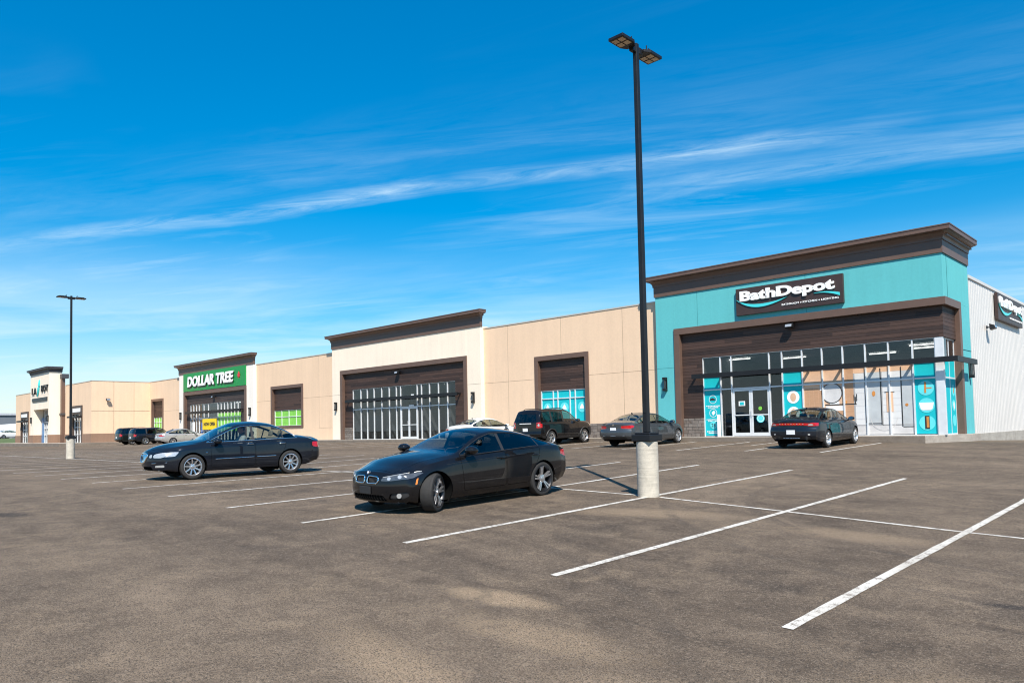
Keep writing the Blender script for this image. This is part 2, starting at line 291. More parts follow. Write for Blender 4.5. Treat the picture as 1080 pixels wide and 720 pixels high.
# ------------------------------------------------------------------ mesh helpers
def props(o, label=None, cat=None, group=None, kind=None):
    for k, v in (('label', label), ('category', cat), ('group', group), ('kind', kind)):
        if v: o[k] = v
    return o
def empty(name, loc, rz=0, label=None, cat=None, group=None, kind=None):
    o = bpy.data.objects.new(name, None); COL.objects.link(o)
    o.location = loc; o.rotation_euler = (0, 0, rz); o.empty_display_size = .2
    return props(o, label, cat, group, kind)
def top_loc(p):
    while p.parent: p = p.parent
    return Vector(p.location)
class MB:
    """collects shapes of ONE part"""
    def __init__(s): s.bm = bmesh.new()
    def box(s, x0, x1, y0, y1, z0, z1):
        v = [s.bm.verts.new(p) for p in ((x0,y0,z0),(x1,y0,z0),(x1,y1,z0),(x0,y1,z0),(x0,y0,z1),(x1,y0,z1),(x1,y1,z1),(x0,y1,z1))]
        for f in ((3,2,1,0),(4,5,6,7),(0,1,5,4),(1,2,6,5),(2,3,7,6),(3,0,4,7)): s.bm.faces.new([v[i] for i in f])
        return s
    def poly(s, pts): s.bm.faces.new([s.bm.verts.new(p) for p in pts]); return s
    def prism(s, pts, axis, a, b):
        """2D outline pts pushed from a to b along axis; x: (y,z), y: (x,z), z: (x,y)"""
        def P(p, t): return {'x': (t, p[0], p[1]), 'y': (p[0], t, p[1]), 'z': (p[0], p[1], t)}[axis]
        A = [s.bm.verts.new(P(p, a)) for p in pts]; B = [s.bm.verts.new(P(p, b)) for p in pts]
        n = len(pts)
        s.bm.faces.new(A); s.bm.faces.new(B[::-1])
        for i in range(n): s.bm.faces.new((A[i], B[i], B[(i+1) % n], A[(i+1) % n]))
        return s
    def lathe(s, prof, n=24, axis='z', c=(0, 0, 0), a0=0, a1=None):
        """prof: (radius, height) pairs"""
        full = a1 is None; a1 = 2*math.pi if full else a1
        cnt = n if full else n+1
        rings = []
        for i in range(cnt):
            t = a0+(a1-a0)*i/n; ca, sa = math.cos(t), math.sin(t); ring = []
            for r, h in prof:
                p = {'z': (r*ca, r*sa, h), 'y': (r*ca, h, r*sa), 'x': (h, r*ca, r*sa)}[axis]
                ring.append(s.bm.verts.new((p[0]+c[0], p[1]+c[1], p[2]+c[2])))
            rings.append(ring)
        for i in range(n):
            A, B = rings[i], rings[(i+1) % cnt]
            for j in range(len(prof)-1): s.bm.faces.new((A[j], B[j], B[j+1], A[j+1]))
        return s
    def disc(s, r, n=24, axis='z', c=(0, 0, 0), h=.01):
        return s.lathe([(1e-4, -h/2), (r, -h/2), (r, h/2), (1e-4, h/2)], n, axis, c)
    def tube(s, pts, r, n=8, closed=False):
        pts = [Vector(p) for p in pts]; N = len(pts); rings = []
        up = Vector((0, 0, 1))
        for i, p in enumerate(pts):
            a = pts[i-1] if (i or closed) else p; b = pts[(i+1) % N] if (i < N-1 or closed) else p
            t = (b-a)
            t = t.normalized() if t.length > 1e-9 else Vector((1, 0, 0))
            u = t.cross(up if abs(t.z) < .95 else Vector((1, 0, 0))).normalized(); w = u.cross(t)
            rr = r[i] if isinstance(r, (list, tuple)) else r
            rings.append([s.bm.verts.new(p+(u*math.cos(q*2*math.pi/n)+w*math.sin(q*2*math.pi/n))*rr) for q in range(n)])
        for i in range(N if closed else N-1):
            A, B = rings[i], rings[(i+1) % N]
            for q in range(n): s.bm.faces.new((A[q], A[(q+1) % n], B[(q+1) % n], B[q]))
        if not closed:
            s.bm.faces.new(rings[0][::-1]); s.bm.faces.new(rings[-1])
        return s
    def each(s, name, m, parent=None, **kw):
        """every separate piece becomes a part of its own"""
        left = set(s.bm.verts); out = []
        while left:
            st = [left.pop()]; grp = {st[0]}
            while st:
                for e in st.pop().link_edges:
                    for v in e.verts:
                        if v in left: left.discard(v); grp.add(v); st.append(v)
            q = MB(); mp = {v: q.bm.verts.new(v.co) for v in grp}
            for f in {f for v in grp for f in v.link_faces}: q.bm.faces.new([mp[v] for v in f.verts])
            out.append(q.build(name, m, parent, **kw))
        s.bm.free(); return out
    def build(s, name, m, parent=None, smooth=False, bevel=0, world=True, kind=None, label=None):
        bm = s.bm
        bmesh.ops.recalc_face_normals(bm, faces=bm.faces)
        if parent is not None and world: bmesh.ops.translate(bm, verts=bm.verts, vec=-top_loc(parent))
        me = bpy.data.meshes.new(name); bm.to_mesh(me); bm.free()
        return link_mesh(name, me, m, parent, smooth, bevel, kind, label)
def link_mesh(name, me, m, parent=None, smooth=False, bevel=0, kind=None, label=None):
    o = bpy.data.objects.new(name, me); COL.objects.link(o)
    for x in (m if isinstance(m, (list, tuple)) else [m]): me.materials.append(x)
    if parent: o.parent = parent
    if smooth:
        me.polygons.foreach_set('use_smooth', [True]*len(me.polygons))
        me.set_sharp_from_angle(angle=R(smooth if smooth > 1 else 38))
    if bevel:
        b = o.modifiers.new('bevel', 'BEVEL'); b.width = bevel; b.segments = 2; b.limit_method = 'ANGLE'; b.angle_limit = R(40)
    return props(o, label, None, None, kind)
def text_mesh(txt, w, h, depth=.06, bold=.02, shear=0, space=1.):
    """lettering filling a w x h box, lying in x/z, front at y = -depth"""
    cu = bpy.data.curves.new('lettering', 'FONT'); cu.body = txt; cu.size = 1; cu.extrude = .05; cu.offset = bold
    cu.shear = shear; cu.space_character = space; cu.align_x = 'LEFT'; cu.resolution_u = 4
    o = bpy.data.objects.new('lettering', cu); COL.objects.link(o)
    dg = bpy.context.evaluated_depsgraph_get(); me = bpy.data.meshes.new_from_object(o.evaluated_get(dg))
    bpy.data.objects.remove(o); bpy.data.curves.remove(cu)
    co = np.zeros(len(me.vertices)*3); me.vertices.foreach_get('co', co); co = co.reshape(-1, 3)
    lo, hi = co.min(0), co.max(0)
    x = (co[:, 0]-lo[0])/(hi[0]-lo[0])*w; z = (co[:, 1]-lo[1])/(hi[1]-lo[1])*h; y = -(co[:, 2]-lo[2])/(hi[2]-lo[2])*depth
    me.vertices.foreach_set('co', np.stack([x, y, z], 1).ravel()); me.materials.clear(); me.update(); return me
def place_text(txt, name, m, parent, x, y, z, w, h, depth=.06, bold=.02, shear=0, rz=0, space=1., world=True):
    me = text_mesh(txt, w, h, depth, bold, shear, space)
    off = Vector((x, y, z)) - (top_loc(parent) if world else Vector())
    me.transform(Matrix.Translation(off) @ Matrix.Rotation(rz, 4, 'Z'))
    return link_mesh(name, me, m, parent)
# ------------------------------------------------------------------ camera, sun, sky
def cam_axes():
    pit, rol, yaw = R(2.58761), R(1.165225), R(-44.13123)
    cp, sp, cr, sr = math.cos(pit), math.sin(pit), math.cos(rol), math.sin(rol)
    rot = np.array([[cr, sr, 0], [-sr, cr, 0], [0, 0, 1]])
    up = rot @ np.array([0, -cp, sp]); fw = rot @ np.array([0, sp, cp]); rt = rot @ np.array([1, 0, 0])
    return math.cos(yaw)*rt+math.sin(yaw)*fw, -math.sin(yaw)*rt+math.cos(yaw)*fw, up
dx, dy, up = cam_axes()
cd = bpy.data.cameras.new('camera'); cam = bpy.data.objects.new('camera', cd); COL.objects.link(cam)
cm = Matrix(((dx[0], -dx[1], -dx[2], 0), (dy[0], -dy[1], -dy[2], 0), (up[0], -up[1], -up[2], EYE), (0, 0, 0, 1)))
cam.matrix_world = cm
cd.sensor_width = 36; cd.lens = 792.9068/1080*36
cd.shift_x = (540-536.84)/1080; cd.shift_y = (415.883-360)/1080
cd.clip_start = .1; cd.clip_end = 3000
SC.camera = cam
SUN_EL, SUN_AZ = R(50), math.atan2(-.641, .767)       # direction towards the sun
sd = Vector((math.cos(SUN_AZ)*math.cos(SUN_EL), math.sin(SUN_AZ)*math.cos(SUN_EL), math.sin(SUN_EL)))
sl = bpy.data.lights.new('sun', 'SUN'); sl.energy = 4.7; sl.angle = R(.53); sl.color = (1, .94, .85)
so = bpy.data.objects.new('sun', sl); COL.objects.link(so)
so.rotation_euler = (-sd).to_track_quat('-Z', 'Y').to_euler()

w = bpy.data.worlds.new('World'); SC.world = w; w.use_nodes = True
nt = w.node_tree; bg = nt.nodes['Background']
sky = nt.nodes.new('ShaderNodeTexSky'); sky.sky_type = 'NISHITA'; sky.sun_disc = False
sky.sun_elevation = SUN_EL; sky.sun_rotation = math.pi/2-SUN_AZ
sky.air_density = 1.0; sky.dust_density = .25; sky.ozone_density = 1.6; sky.altitude = 300
hs = nt.nodes.new('ShaderNodeHueSaturation'); hs.inputs['Saturation'].default_value = 1.62; hs.inputs['Hue'].default_value = .486; hs.inputs['Value'].default_value = 1.0
nt.links.new(sky.outputs[0], hs.inputs['Color'])
tc = nt.nodes.new('ShaderNodeTexCoord'); sp = nt.nodes.new('ShaderNodeSeparateXYZ'); nt.links.new(tc.outputs['Generated'], sp.inputs[0])
zc = math_n(nt, 'MAXIMUM', sp.outputs[2], .02)
px, py = math_n(nt, 'DIVIDE', sp.outputs[0], zc), math_n(nt, 'DIVIDE', sp.outputs[1], zc)
ca, sa = math.cos(R(25)), math.sin(R(25))
along = math_n(nt, 'ADD', math_n(nt, 'MULTIPLY', px, ca), math_n(nt, 'MULTIPLY', py, sa))
acr = math_n(nt, 'SUBTRACT', math_n(nt, 'MULTIPLY', py, ca), math_n(nt, 'MULTIPLY', px, sa))
def cvec(sx, sy, ox=0.):
    c = nt.nodes.new('ShaderNodeCombineXYZ')
    nt.links.new(math_n(nt, 'MULTIPLY_ADD', along, sx, ox), c.inputs[0]); nt.links.new(math_n(nt, 'MULTIPLY', acr, sy), c.inputs[1]); return c.outputs[0]
wob = noise(nt, cvec(.8, .8), 1., 4, .6)
acw = math_n(nt, 'ADD', acr, math_n(nt, 'MULTIPLY_ADD', wob, .36, -.18))
fib = noise(nt, cvec(1.0, 4.2, 3.1), 1.5, 10, .70, 1.1)
fib2 = noise(nt, cvec(.45, 1.9, 7.7), 1., 9, .66, 1.3)
patch = noise(nt, cvec(.5, .9, 1.7), 1., 4, .55, .4)
def band(c, wdt, a):
    d = math_n(nt, 'DIVIDE', math_n(nt, 'ABSOLUTE', math_n(nt, 'SUBTRACT', acw, c)), wdt)
    return math_n(nt, 'MULTIPLY', ramp(nt, d, [(0., 1.), (.35, .62), (1., 0.)]), a)
def window(lo, a_, b_, hi):            # fades a streak out past its ends
    return math_n(nt, 'MULTIPLY', ramp(nt, math_n(nt, 'MULTIPLY_ADD', along, .1, .6), [(.6+lo*.1, 0.), (.6+a_*.1, 1.)]), ramp(nt, math_n(nt, 'MULTIPLY_ADD', along, .1, .6), [(.6+b_*.1, 1.), (.6+hi*.1, 0.)]))
streak = math_n(nt, 'ADD', math_n(nt, 'MULTIPLY', band(2.80, .145, 1.15), window(-5.5, -2.2, .1, .55)), math_n(nt, 'ADD', math_n(nt, 'MULTIPLY', band(3.13, .26, .5), window(-1.2, -.3, 1.4, 3.)), band(2.45, .5, .13)))
cl = math_n(nt, 'MULTIPLY', streak, ramp(nt, fib, [(.36, .06), (.74, 1.)]))
cl = math_n(nt, 'MULTIPLY', cl, ramp(nt, noise(nt, cvec(.7, .3, 2.2), 1., 3, .5), [(.34, .35), (.60, 1.)]))
veil = math_n(nt, 'MULTIPLY', ramp(nt, fib2, [(.46, 0.), (.80, .55)]), ramp(nt, patch, [(.42, 0.), (.62, 1.)]))
veil = math_n(nt, 'MULTIPLY', veil, ramp(nt, sp.outputs[2], [(.0, 1.), (.30, .75), (.42, .1)]))
low = math_n(nt, 'MULTIPLY', ramp(nt, noise(nt, cvec(.16, .34, 11.3), 1.2, 7, .6, .6), [(.40, 0.), (.62, .95)]), ramp(nt, sp.outputs[2], [(.0, 1.), (.08, .9), (.24, 0.)]))
allc = math_n(nt, 'ADD', math_n(nt, 'ADD', cl, veil), low, clamp=True)
allc = math_n(nt, 'MULTIPLY', allc, .78)
allc = math_n(nt, 'MAXIMUM', allc, ramp(nt, sp.outputs[2], [(.0, .72), (.04, .5), (.13, 0.)]))
grade = mix_col(nt, ramp(nt, sp.outputs[2], [(.0, 0.), (.16, .5), (.5, 1.)]), (.92, .82, .82), (1., 1.18, 1.32))
mulc = nt.nodes.new('ShaderNodeMix'); mulc.data_type = 'RGBA'; mulc.blend_type = 'MULTIPLY'; mulc.inputs[0].default_value = 1
nt.links.new(hs.outputs[0], mulc.inputs[6]); nt.links.new(grade, mulc.inputs[7])
skyc = mix_col(nt, allc, mulc.outputs[2], (5.4, 7.0, 8.0))
nt.links.new(skyc, bg.inputs[0]); bg.inputs[1].default_value = .085
SC.view_settings.view_transform = 'Standard'; SC.view_settings.look = 'None'
SC.view_settings.exposure = .72; SC.view_settings.gamma = 1; SC.view_settings.use_curve_mapping = False
SC.cycles.filter_width = 1.1; SC.cycles.max_bounces = 8; SC.cycles.transparent_max_bounces = 16
SC.cycles.use_adaptive_sampling = True; SC.cycles.use_denoising = True; SC.cycles.sample_clamp_indirect = 4

# ------------------------------------------------------------------ ground heights (the lot rises gently to the shops)
GX = [-400, -145, -139, -124, -60, -35, -21, -18.4, -16, -13.5, -11, -8.2, -5.5, -2.9, 2, 30, 400]
GY = [-400, -8, 0, 6.35, 12.35, 18.7, 25, 31, 36, 46, 70, 600]
def _row(pairs):
    p = sorted(pairs.items()); return np.interp(GX, [a for a, _ in p], [b for _, b in p])
_r = {
 -8: {-60: -1.3, -25: -1.35, -14: -1.6, -8.2: -1.8, -2.9: -2.0, 2: -2.2, 30: -2.4},
 0: {-60: -1.2, -25: -1.22, -14: -1.47, -8.2: -1.66, -2.9: -1.88, 2: -2.05, 30: -2.3},
 6.35: {-60: -1.15, -30: -1.12, -20.9: -1.2, -18.4: -1.235, -16: -1.28, -13.5: -1.36, -11: -1.44, -8.2: -1.52, -5.5: -1.64, -2.9: -1.77, 2: -1.98, 30: -2.2},
 12.35: {-60: -1.12, -35: -1.14, -18.4: -1.16, -13.5: -1.25, -11: -1.30, -8.2: -1.36, -5.5: -1.49, -2.9: -1.62, 2: -1.82, 30: -2.1},
 18.7: {-60: -1.0, -35: -1.0, -18.4: -1.02, -11: -1.12, -8.2: -1.2, -5.5: -1.33, -2.9: -1.45, 2: -1.6, 30: -2.},
 25: {-60: -.89, -20: -.92, -10: -.99, -8.2: -1.02, -5.5: -1.08, -2.9: -1.15, 2: -1.3, 30: -1.9},
 31: {-60: -.75, -20: -.77, -13: -.80, -8.2: -.87, -5.5: -.90, -2.9: -.95, 2: -1.1, 30: -1.8},
 36: {-60: -.75, -20: -.77, -13: -.82, -8.2: -.88, -5.5: -.92, -2.9: -1.0, 2: -1.15, 30: -1.8},
 46: {-60: -.75, -13: -1.0, -8.2: -1.12, 2: -1.25, 30: -1.8},
 70: {-60: -1., -13: -1.2, 30: -1.8},
}
_r[-400] = _r[-8]; _r[600] = _r[70]
GZ = np.array([_row(_r[y]) for y in GY])+EYE
for i, x in enumerate(GX):                       # west of the lot a grassy bank lifts to a street
    if x <= -139: GZ[:, i] = .62
def ground(x, y):
    i = int(np.clip(np.searchsorted(GX, x)-1, 0, len(GX)-2)); j = int(np.clip(np.searchsorted(GY, y)-1, 0, len(GY)-2))
    u = min(1, max(0, (x-GX[i])/(GX[i+1]-GX[i]))); v = min(1, max(0, (y-GY[j])/(GY[j+1]-GY[j])))
    return float((GZ[j, i]*(1-u)+GZ[j, i+1]*u)*(1-v)+(GZ[j+1, i]*(1-u)+GZ[j+1, i+1]*u)*v)
def sheet(name, xs, ys, m, lift=0., kind='structure', keep=None):
    vs = [(x, y, ground(x, y)+lift) for y in ys for x in xs]; n = len(xs); fs = []
    for j in range(len(ys)-1):
        for i in range(n-1):
            if keep and not keep((xs[i]+xs[i+1])/2, (ys[j]+ys[j+1])/2): continue
            fs.append((j*n+i, j*n+i+1, (j+1)*n+i+1, (j+1)*n+i))
    me = bpy.data.meshes.new(name); me.from_pydata(vs, [], fs); me.update()
    return link_mesh(name, me, m, None, smooth=60, kind=kind)
def span(a, b, st): return list(np.linspace(a, b, max(2, int(round((b-a)/st))+1)))
lx = sorted(set(np.round(span(-124, -40, 1.4)+span(-40, 12, .55)+span(12, 40, 2)+[g for g in GX if -124 <= g <= 40], 3)))
ly = sorted(set(np.round(span(-40, 0, 2)+span(0, 36, .55)+span(36, 70, 2)+[g for g in GY if -40 <= g <= 70], 3)))
lot = sheet('parking_lot', lx, ly, M['asphalt'], 0)
far_x = [-2600, -1200, -600, -400, -250, -170, -145, -139, -131, -124, -100, -60, -35, -10, 10, 40, 120, 400, 1200, 2600]
far_y = [-2600, -1200, -400, -150, -40, 0, 25, 46, 70, 150, 400, 1200, 2600]
sheet('ground', far_x, far_y, M['earth'], -.25)
sheet('grass_verge', span(-139, -124, 1.), span(-20, 90, 2.), M['grass'], .03, kind='stuff')
sheet('street', [-175, -160, -139], span(-60, 120, 10), M['asphalt'], .012)

def stripe(x0, y0, x1, y1, wd=.105):
    L = math.hypot(x1-x0, y1-y0); n = max(2, int(L/.4)); tx, ty = (x1-x0)/L, (y1-y0)/L; nx, ny = -ty, tx
    vs, fs = [], []; rnd = random.Random(int(x0*100)+int(y1*10))
    for i in range(n+1):
        t = i/n*L; q = rnd.uniform(-.006, .006)
        for s in (-1, 1):
            x, y = x0+tx*t+nx*s*(wd/2+q), y0+ty*t+ny*s*(wd/2+q)
            z = max(ground(x, y), ground(x+.02, y), ground(x, y+.02))
            vs.append((x, y, z+.006))
    for i in range(n): fs.append((2*i, 2*i+2, 2*i+3, 2*i+1))
    me = bpy.data.meshes.new('painted_line'); me.from_pydata(vs, [], fs); me.update()
    return link_mesh('painted_line', me, M['line'], lot)
sx = [-2.88-2.655*i for i in range(0, 27)]
for x in [-.2]+sx:
    a = 6.35 if x > -20 else 6.5
    stripe(x, a, x-.02, 18.7)
stripe(6, 12.33, -8.0, 12.33, .09); stripe(-8.45, 12.33, -76, 12.4, .09)
for i in range(0, 30):
    x = -9.98-2.66*i
    if -17 < x < -14.4: stripe(x, 24.8, x, 30.7)
    else: stripe(x, 25.0, x+.02, 30.8)
stripe(-14.0, 28.2, -13.95, 30.7); 

# ------------------------------------------------------------------ pavement in front of the shops
walk = empty('sidewalk', (-40, 31, 0), 0, kind='structure')
def slab(name, pts, z1, z0, m):
    b = MB(); b.prism(pts, 'z', z0, z1); return b.build(name, m, walk, bevel=.015)
slab('paving', [(-88.4, 31.12), (-8.55, 31.12), (-7.75, 34.4), (-7.75, 36.15), (-8.2, 36.15), (-8.2, 32.9), (-88.4, 32.9)], 0, -.7, M['conc'])
slab('paving', [(-119.3, 23.3), (-86.9, 23.3), (-86.9, 31.1), (-88.38, 32.6), (-88.38, 26.9), (-119.3, 26.9)], .003, -.7, M['conc'])
slab('curb', [(-86.75, 30.97), (-8.45, 30.97), (-8.5, 31.10), (-86.75, 31.10)], .004, -.7, M['curb'])
slab('curb', [(-119.3, 23.15), (-86.77, 23.15), (-86.77, 31.10), (-86.88, 31.10), (-86.88, 23.28), (-119.3, 23.28)], .004, -.7, M['curb'])

# ------------------------------------------------------------------ building helpers
ALU_W = .055
def cornice(parent, x0, x1, yf, yb, zb, zm, zt, out, m, both=True):
    """band + cove + fascia running round left, front and right"""
    prof = [(-.30, zb), (.05, zb), (.05, zm-.03), (.085, zm-.03), (.085, zm+.02)]
    for k in range(1, 8):
        t = k/7*math.pi/2
        prof.append((.085+(out-.135)*(1-math.cos(t))*1.0, zm+.02+(zt-.22-zm-.02)*math.sin(t)))
    prof += [(out-.05, zt-.20), (out, zt-.20), (out, zt-.045), (out+.02, zt-.045), (out+.02, zt), (-.30, zt)]
    vs, fs = [], []; n = len(prof)
    for o, z in prof:
        vs += [(x0-o, yb, z), (x0-o, yf-o, z), (x1+o, yf-o, z), (x1+o, yb, z)]
    for i in range(n):
        j = (i+1) % n
        for k in range(3): fs.append((i*4+k, i*4+k+1, j*4+k+1, j*4+k))
    fs.append([i*4 for i in range(n)]); fs.append([i*4+3 for i in range(n)][::-1])
    b = MB(); V = [b.bm.verts.new(v) for v in vs]
    for f in fs: b.bm.faces.new([V[i] for i in f])
    return b.build('cornice', m, parent, smooth=25)
def frame_bars(parent, name, xs, zs, y0, y1, wd=ALU_W, m=None, skip=None):
    """aluminium grid on a wall facing -y; skip: (x0, x1, z1) leaves a doorway free"""
    b = MB()
    for x in xs:
        z0 = skip[2] if skip and skip[0]+.01 < x < skip[1]-.01 else 0
        if z0 < zs[-1]-.1 or True:
            b.box(x-wd/2, x+wd/2, y0, y1, max(zs[0], z0), zs[-1])
    for k, z in enumerate(zs):
        segs = [(xs[0], xs[-1])]
        if skip and z < skip[2]-.02: segs = [(xs[0], skip[0]), (skip[1], xs[-1])]
        for a, c in segs: b.box(a, c, y0+.006, y1-.006, z-wd/2 if k else z, z+wd/2)
    return b.build(name, m or M['alu'], parent)
def door_leaf(parent, x0, x1, z0, z1, y, hinge_left):
    w_ = .085; b = MB()
    b.box(x0, x0+w_, y-.025, y+.025, z0, z1); b.box(x1-w_, x1, y-.025, y+.025, z0, z1)
    b.box(x0+w_, x1-w_, y-.024, y+.024, z0, z0+.16); b.box(x0+w_, x1-w_, y-.024, y+.024, z1-.09, z1)
    b.box(x0+w_, x1-w_, y-.05, y-.026, .97, 1.02)
    d = b.build('door', M['alu'], parent)
    g = MB(); g.box(x0+w_-.01, x1-w_+.01, y-.004, y+.004, z0+.15, z1-.08); g.build('pane', M['glass'], d)
    hx = x1-.045 if hinge_left else x0+.045
    h = MB(); h.tube([(hx, y-.03, .95), (hx, y-.09, .97), (hx, y-.09, 1.25), (hx, y-.03, 1.27)], .014); h.build('handle', M['alu'], d, smooth=True)
    return d
def interior(parent, x0, x1, y, depth, h, cols=(), m=None):
    b = MB()
    b.poly([(x0, y+depth, 0), (x1, y+depth, 0), (x1, y+depth, h), (x0, y+depth, h)])
    b.poly([(x0, y, 0), (x0, y+depth, 0), (x0, y+depth, h), (x0, y, h)]); b.poly([(x1, y, 0), (x1, y+depth, 0), (x1, y+depth, h), (x1, y, h)])
    o = b.build('interior', m or M['inner'], parent)
    b = MB(); b.poly([(x0, y, h), (x1, y, h), (x1, y+depth, h), (x0, y+depth, h)]); b.build('ceiling', M['ceiling'], o)
    f = MB(); f.poly([(x0, y, .012), (x1, y, .012), (x1, y+depth, .012), (x0, y+depth, .012)]); f.build('floor', M['inner_floor'], o)
    return o
def sconce(x, y, z0, z1, label, rz=0, wd=.17):
    o = empty('wall_lamp', (x, y, (z0+z1)/2), rz, label, 'wall lamp', 'black wall lamps beside the shop fronts')
    h = (z1-z0)/2
    b = MB(); b.box(-wd/2-.01, wd/2+.01, -.03, 0, -h, h); b.build('back_plate', M['black'], o, world=False)
    b = MB(); b.box(-wd/2, wd/2, -.19, -.03, h-.12, h); b.box(-wd/2, wd/2, -.19, -.03, -h, -h+.12)
    for k in range(3): b.box(-wd/2+.012+k*(wd-.04)/2, -wd/2+.03+k*(wd-.04)/2, -.185, -.17, -h+.12, h-.12)
    b.build('cage', M['black'], o, world=False)
    b = MB(); b.lathe([(1e-4, -h+.12), (.05, -h+.12), (.05, h-.12), (1e-4, h-.12)], 12, 'z', (0, -.10, 0)); b.build('lamp_glass', M['dark_lens'], o, smooth=True, world=False)
    return o
def floodlight(x, y, z, label, rz=0, s=1.):
    o = empty('floodlight', (x, y, z), rz, label, 'floodlight')
    b = MB(); b.box(-.06*s, .06*s, -.03*s, 0, -.06*s, .06*s); b.tube([(0, -.02*s, 0), (0, -.14*s, -.02*s)], .025*s); b.build('bracket', M['black'], o, world=False)
    b = MB(); b.prism([(-.12*s, .13*s), (-.30*s, .06*s), (-.34*s, -.07*s), (-.14*s, -.13*s)], 'x', -.17*s, .17*s); b.build('housing', M['black'], o, world=False, bevel=.012)
    b = MB(); b.prism([(-.305*s, .05*s), (-.345*s, -.06*s), (-.352*s, -.055*s), (-.312*s, .055*s)], 'x', -.14*s, .14*s); b.build('lens', M['clear_lens'], o, world=False)
    return o
def canopy(parent, x0, x1, yg, out, z0, z1, wrap=None):
    """open steel canopy: deep front fascia on outriggers, rods above"""
    b = MB(); yo = yg-out
    b.box(x0, x1, yo, yo+.09, z0, z1)
    b.box(x0, x1, yg-.08, yg-.03, z1-.10, z1-.012)
    n = max(3, int(round((x1-x0)/1.35)))
    for i in range(n+1):
        x = x0+.05+(x1-x0-.1)*i/n
        b.box(x-.03, x+.03, yo+.09, yg-.08, z1-.15, z1-.02)
    if wrap:
        xo, yb = wrap
        b.box(x1-.002, xo, yo+.002, yo+.088, z0+.002, z1-.002); b.box(xo-.09, xo-.001, yo+.09, yb, z0, z1)
    b.build('canopy', M['black'], parent)
def wood_panel(parent, rects, m, side=None):
    """boards with shadow gaps; rects: (x0, x1, z0, z1) on plane y"""
    b = MB()
    for (x0, x1, y, z0, z1, ax) in rects:
        k = math.floor(z0/.152)
        while k*.152 < z1:
            a, c = max(z0, k*.152+.005), min(z1, (k+1)*.152-.005)
            if c-a > .01:
                if ax == 'y': b.box(x0, x1, y, y+.03, a, c)
                else: b.box(y-.03, y, x0, x1, a, c)
            k += 1
        if ax == 'y': b.box(x0+.004, x1-.004, y+.022, y+.10, z0+.004, z1-.004)
        else: b.box(y-.10, y-.022, x0+.004, x1-.004, z0+.004, z1-.004)
    return b.build('wood_cladding', m, parent)
def panes(parent, xs, zs, y, m, lift=0, name='shop_window'):
    b = MB(); b.box(xs[0], xs[-1], y-.004, y+.004, zs[0], zs[-1]); return b.build(name, m, parent)
def vinyl(parent, x0, x1, z0, z1, y, m, name='window_vinyl'):
    b = MB(); b.box(x0, x1, y-.004, y-.001, z0, z1); return b.build(name, m, parent)
def flat_disc(parent, x, z, y, r, m, name, n=24, ax='y', h=.003, sx=1.):
    b = MB(); b.disc(r, n, 'y', (0, 0, 0), h)
    for v in b.bm.verts: v.co.x *= sx
    if ax == 'x': bmesh.ops.rotate(b.bm, verts=b.bm.verts, matrix=Matrix.Rotation(R(90), 3, 'Z'))
    bmesh.ops.translate(b.bm, verts=b.bm.verts, vec=(x, y, z)); return b.build(name, m, parent)
def ring(parent, x, z, y, r, t, m, name, n=28, ax='y'):
    b = MB(); b.lathe([(r-t, -.0015), (r, -.0015), (r, .0015), (r-t, .0015), (r-t, -.0015)], n, 'y')
    if ax == 'x': bmesh.ops.rotate(b.bm, verts=b.bm.verts, matrix=Matrix.Rotation(R(90), 3, 'Z'))
    bmesh.ops.translate(b.bm, verts=b.bm.verts, vec=(x, y, z)); return b.build(name, m, parent)

# ================================================================== the plaza block (plain tan bays, roof, ribbed side wall)
YW = 32.70
plaza = empty('shopping_plaza', (-40, 45, 0), 0, 'long tan stucco strip mall with plain window bays and a white ribbed steel end wall', 'strip mall')
def tan_wall(x0, x1, zt, win=None, mat=M['tan'], y=YW, thick=.35, zb=0):
    b = MB()
    if win:
        a, c, wz0, wz1 = win
        b.box(x0, a, y, y+thick, zb, zt); b.box(c, x1, y, y+thick, zb, zt); b.box(a, c, y, y+thick, wz1, zt)
        if wz0 > zb+.01: b.box(a, c, y, y+thick, zb, wz0)
    else: b.box(x0, x1, y, y+thick, zb, zt)
    o = b.build('wall', mat, plaza)
    c_ = MB(); c_.box(x0, x1, y-.03, y+thick+.03, zt, zt+.07); c_.each('parapet_cap', M['flash'], plaza)
    return o
def joints(lst, m=M['joint'], parent=None):
    for (x0, x1, y, z0, z1) in lst:
        b = MB(); b.box(x0, x1, y-.002, y+.02, z0, z1); b.build('control_joint', m, parent or plaza)
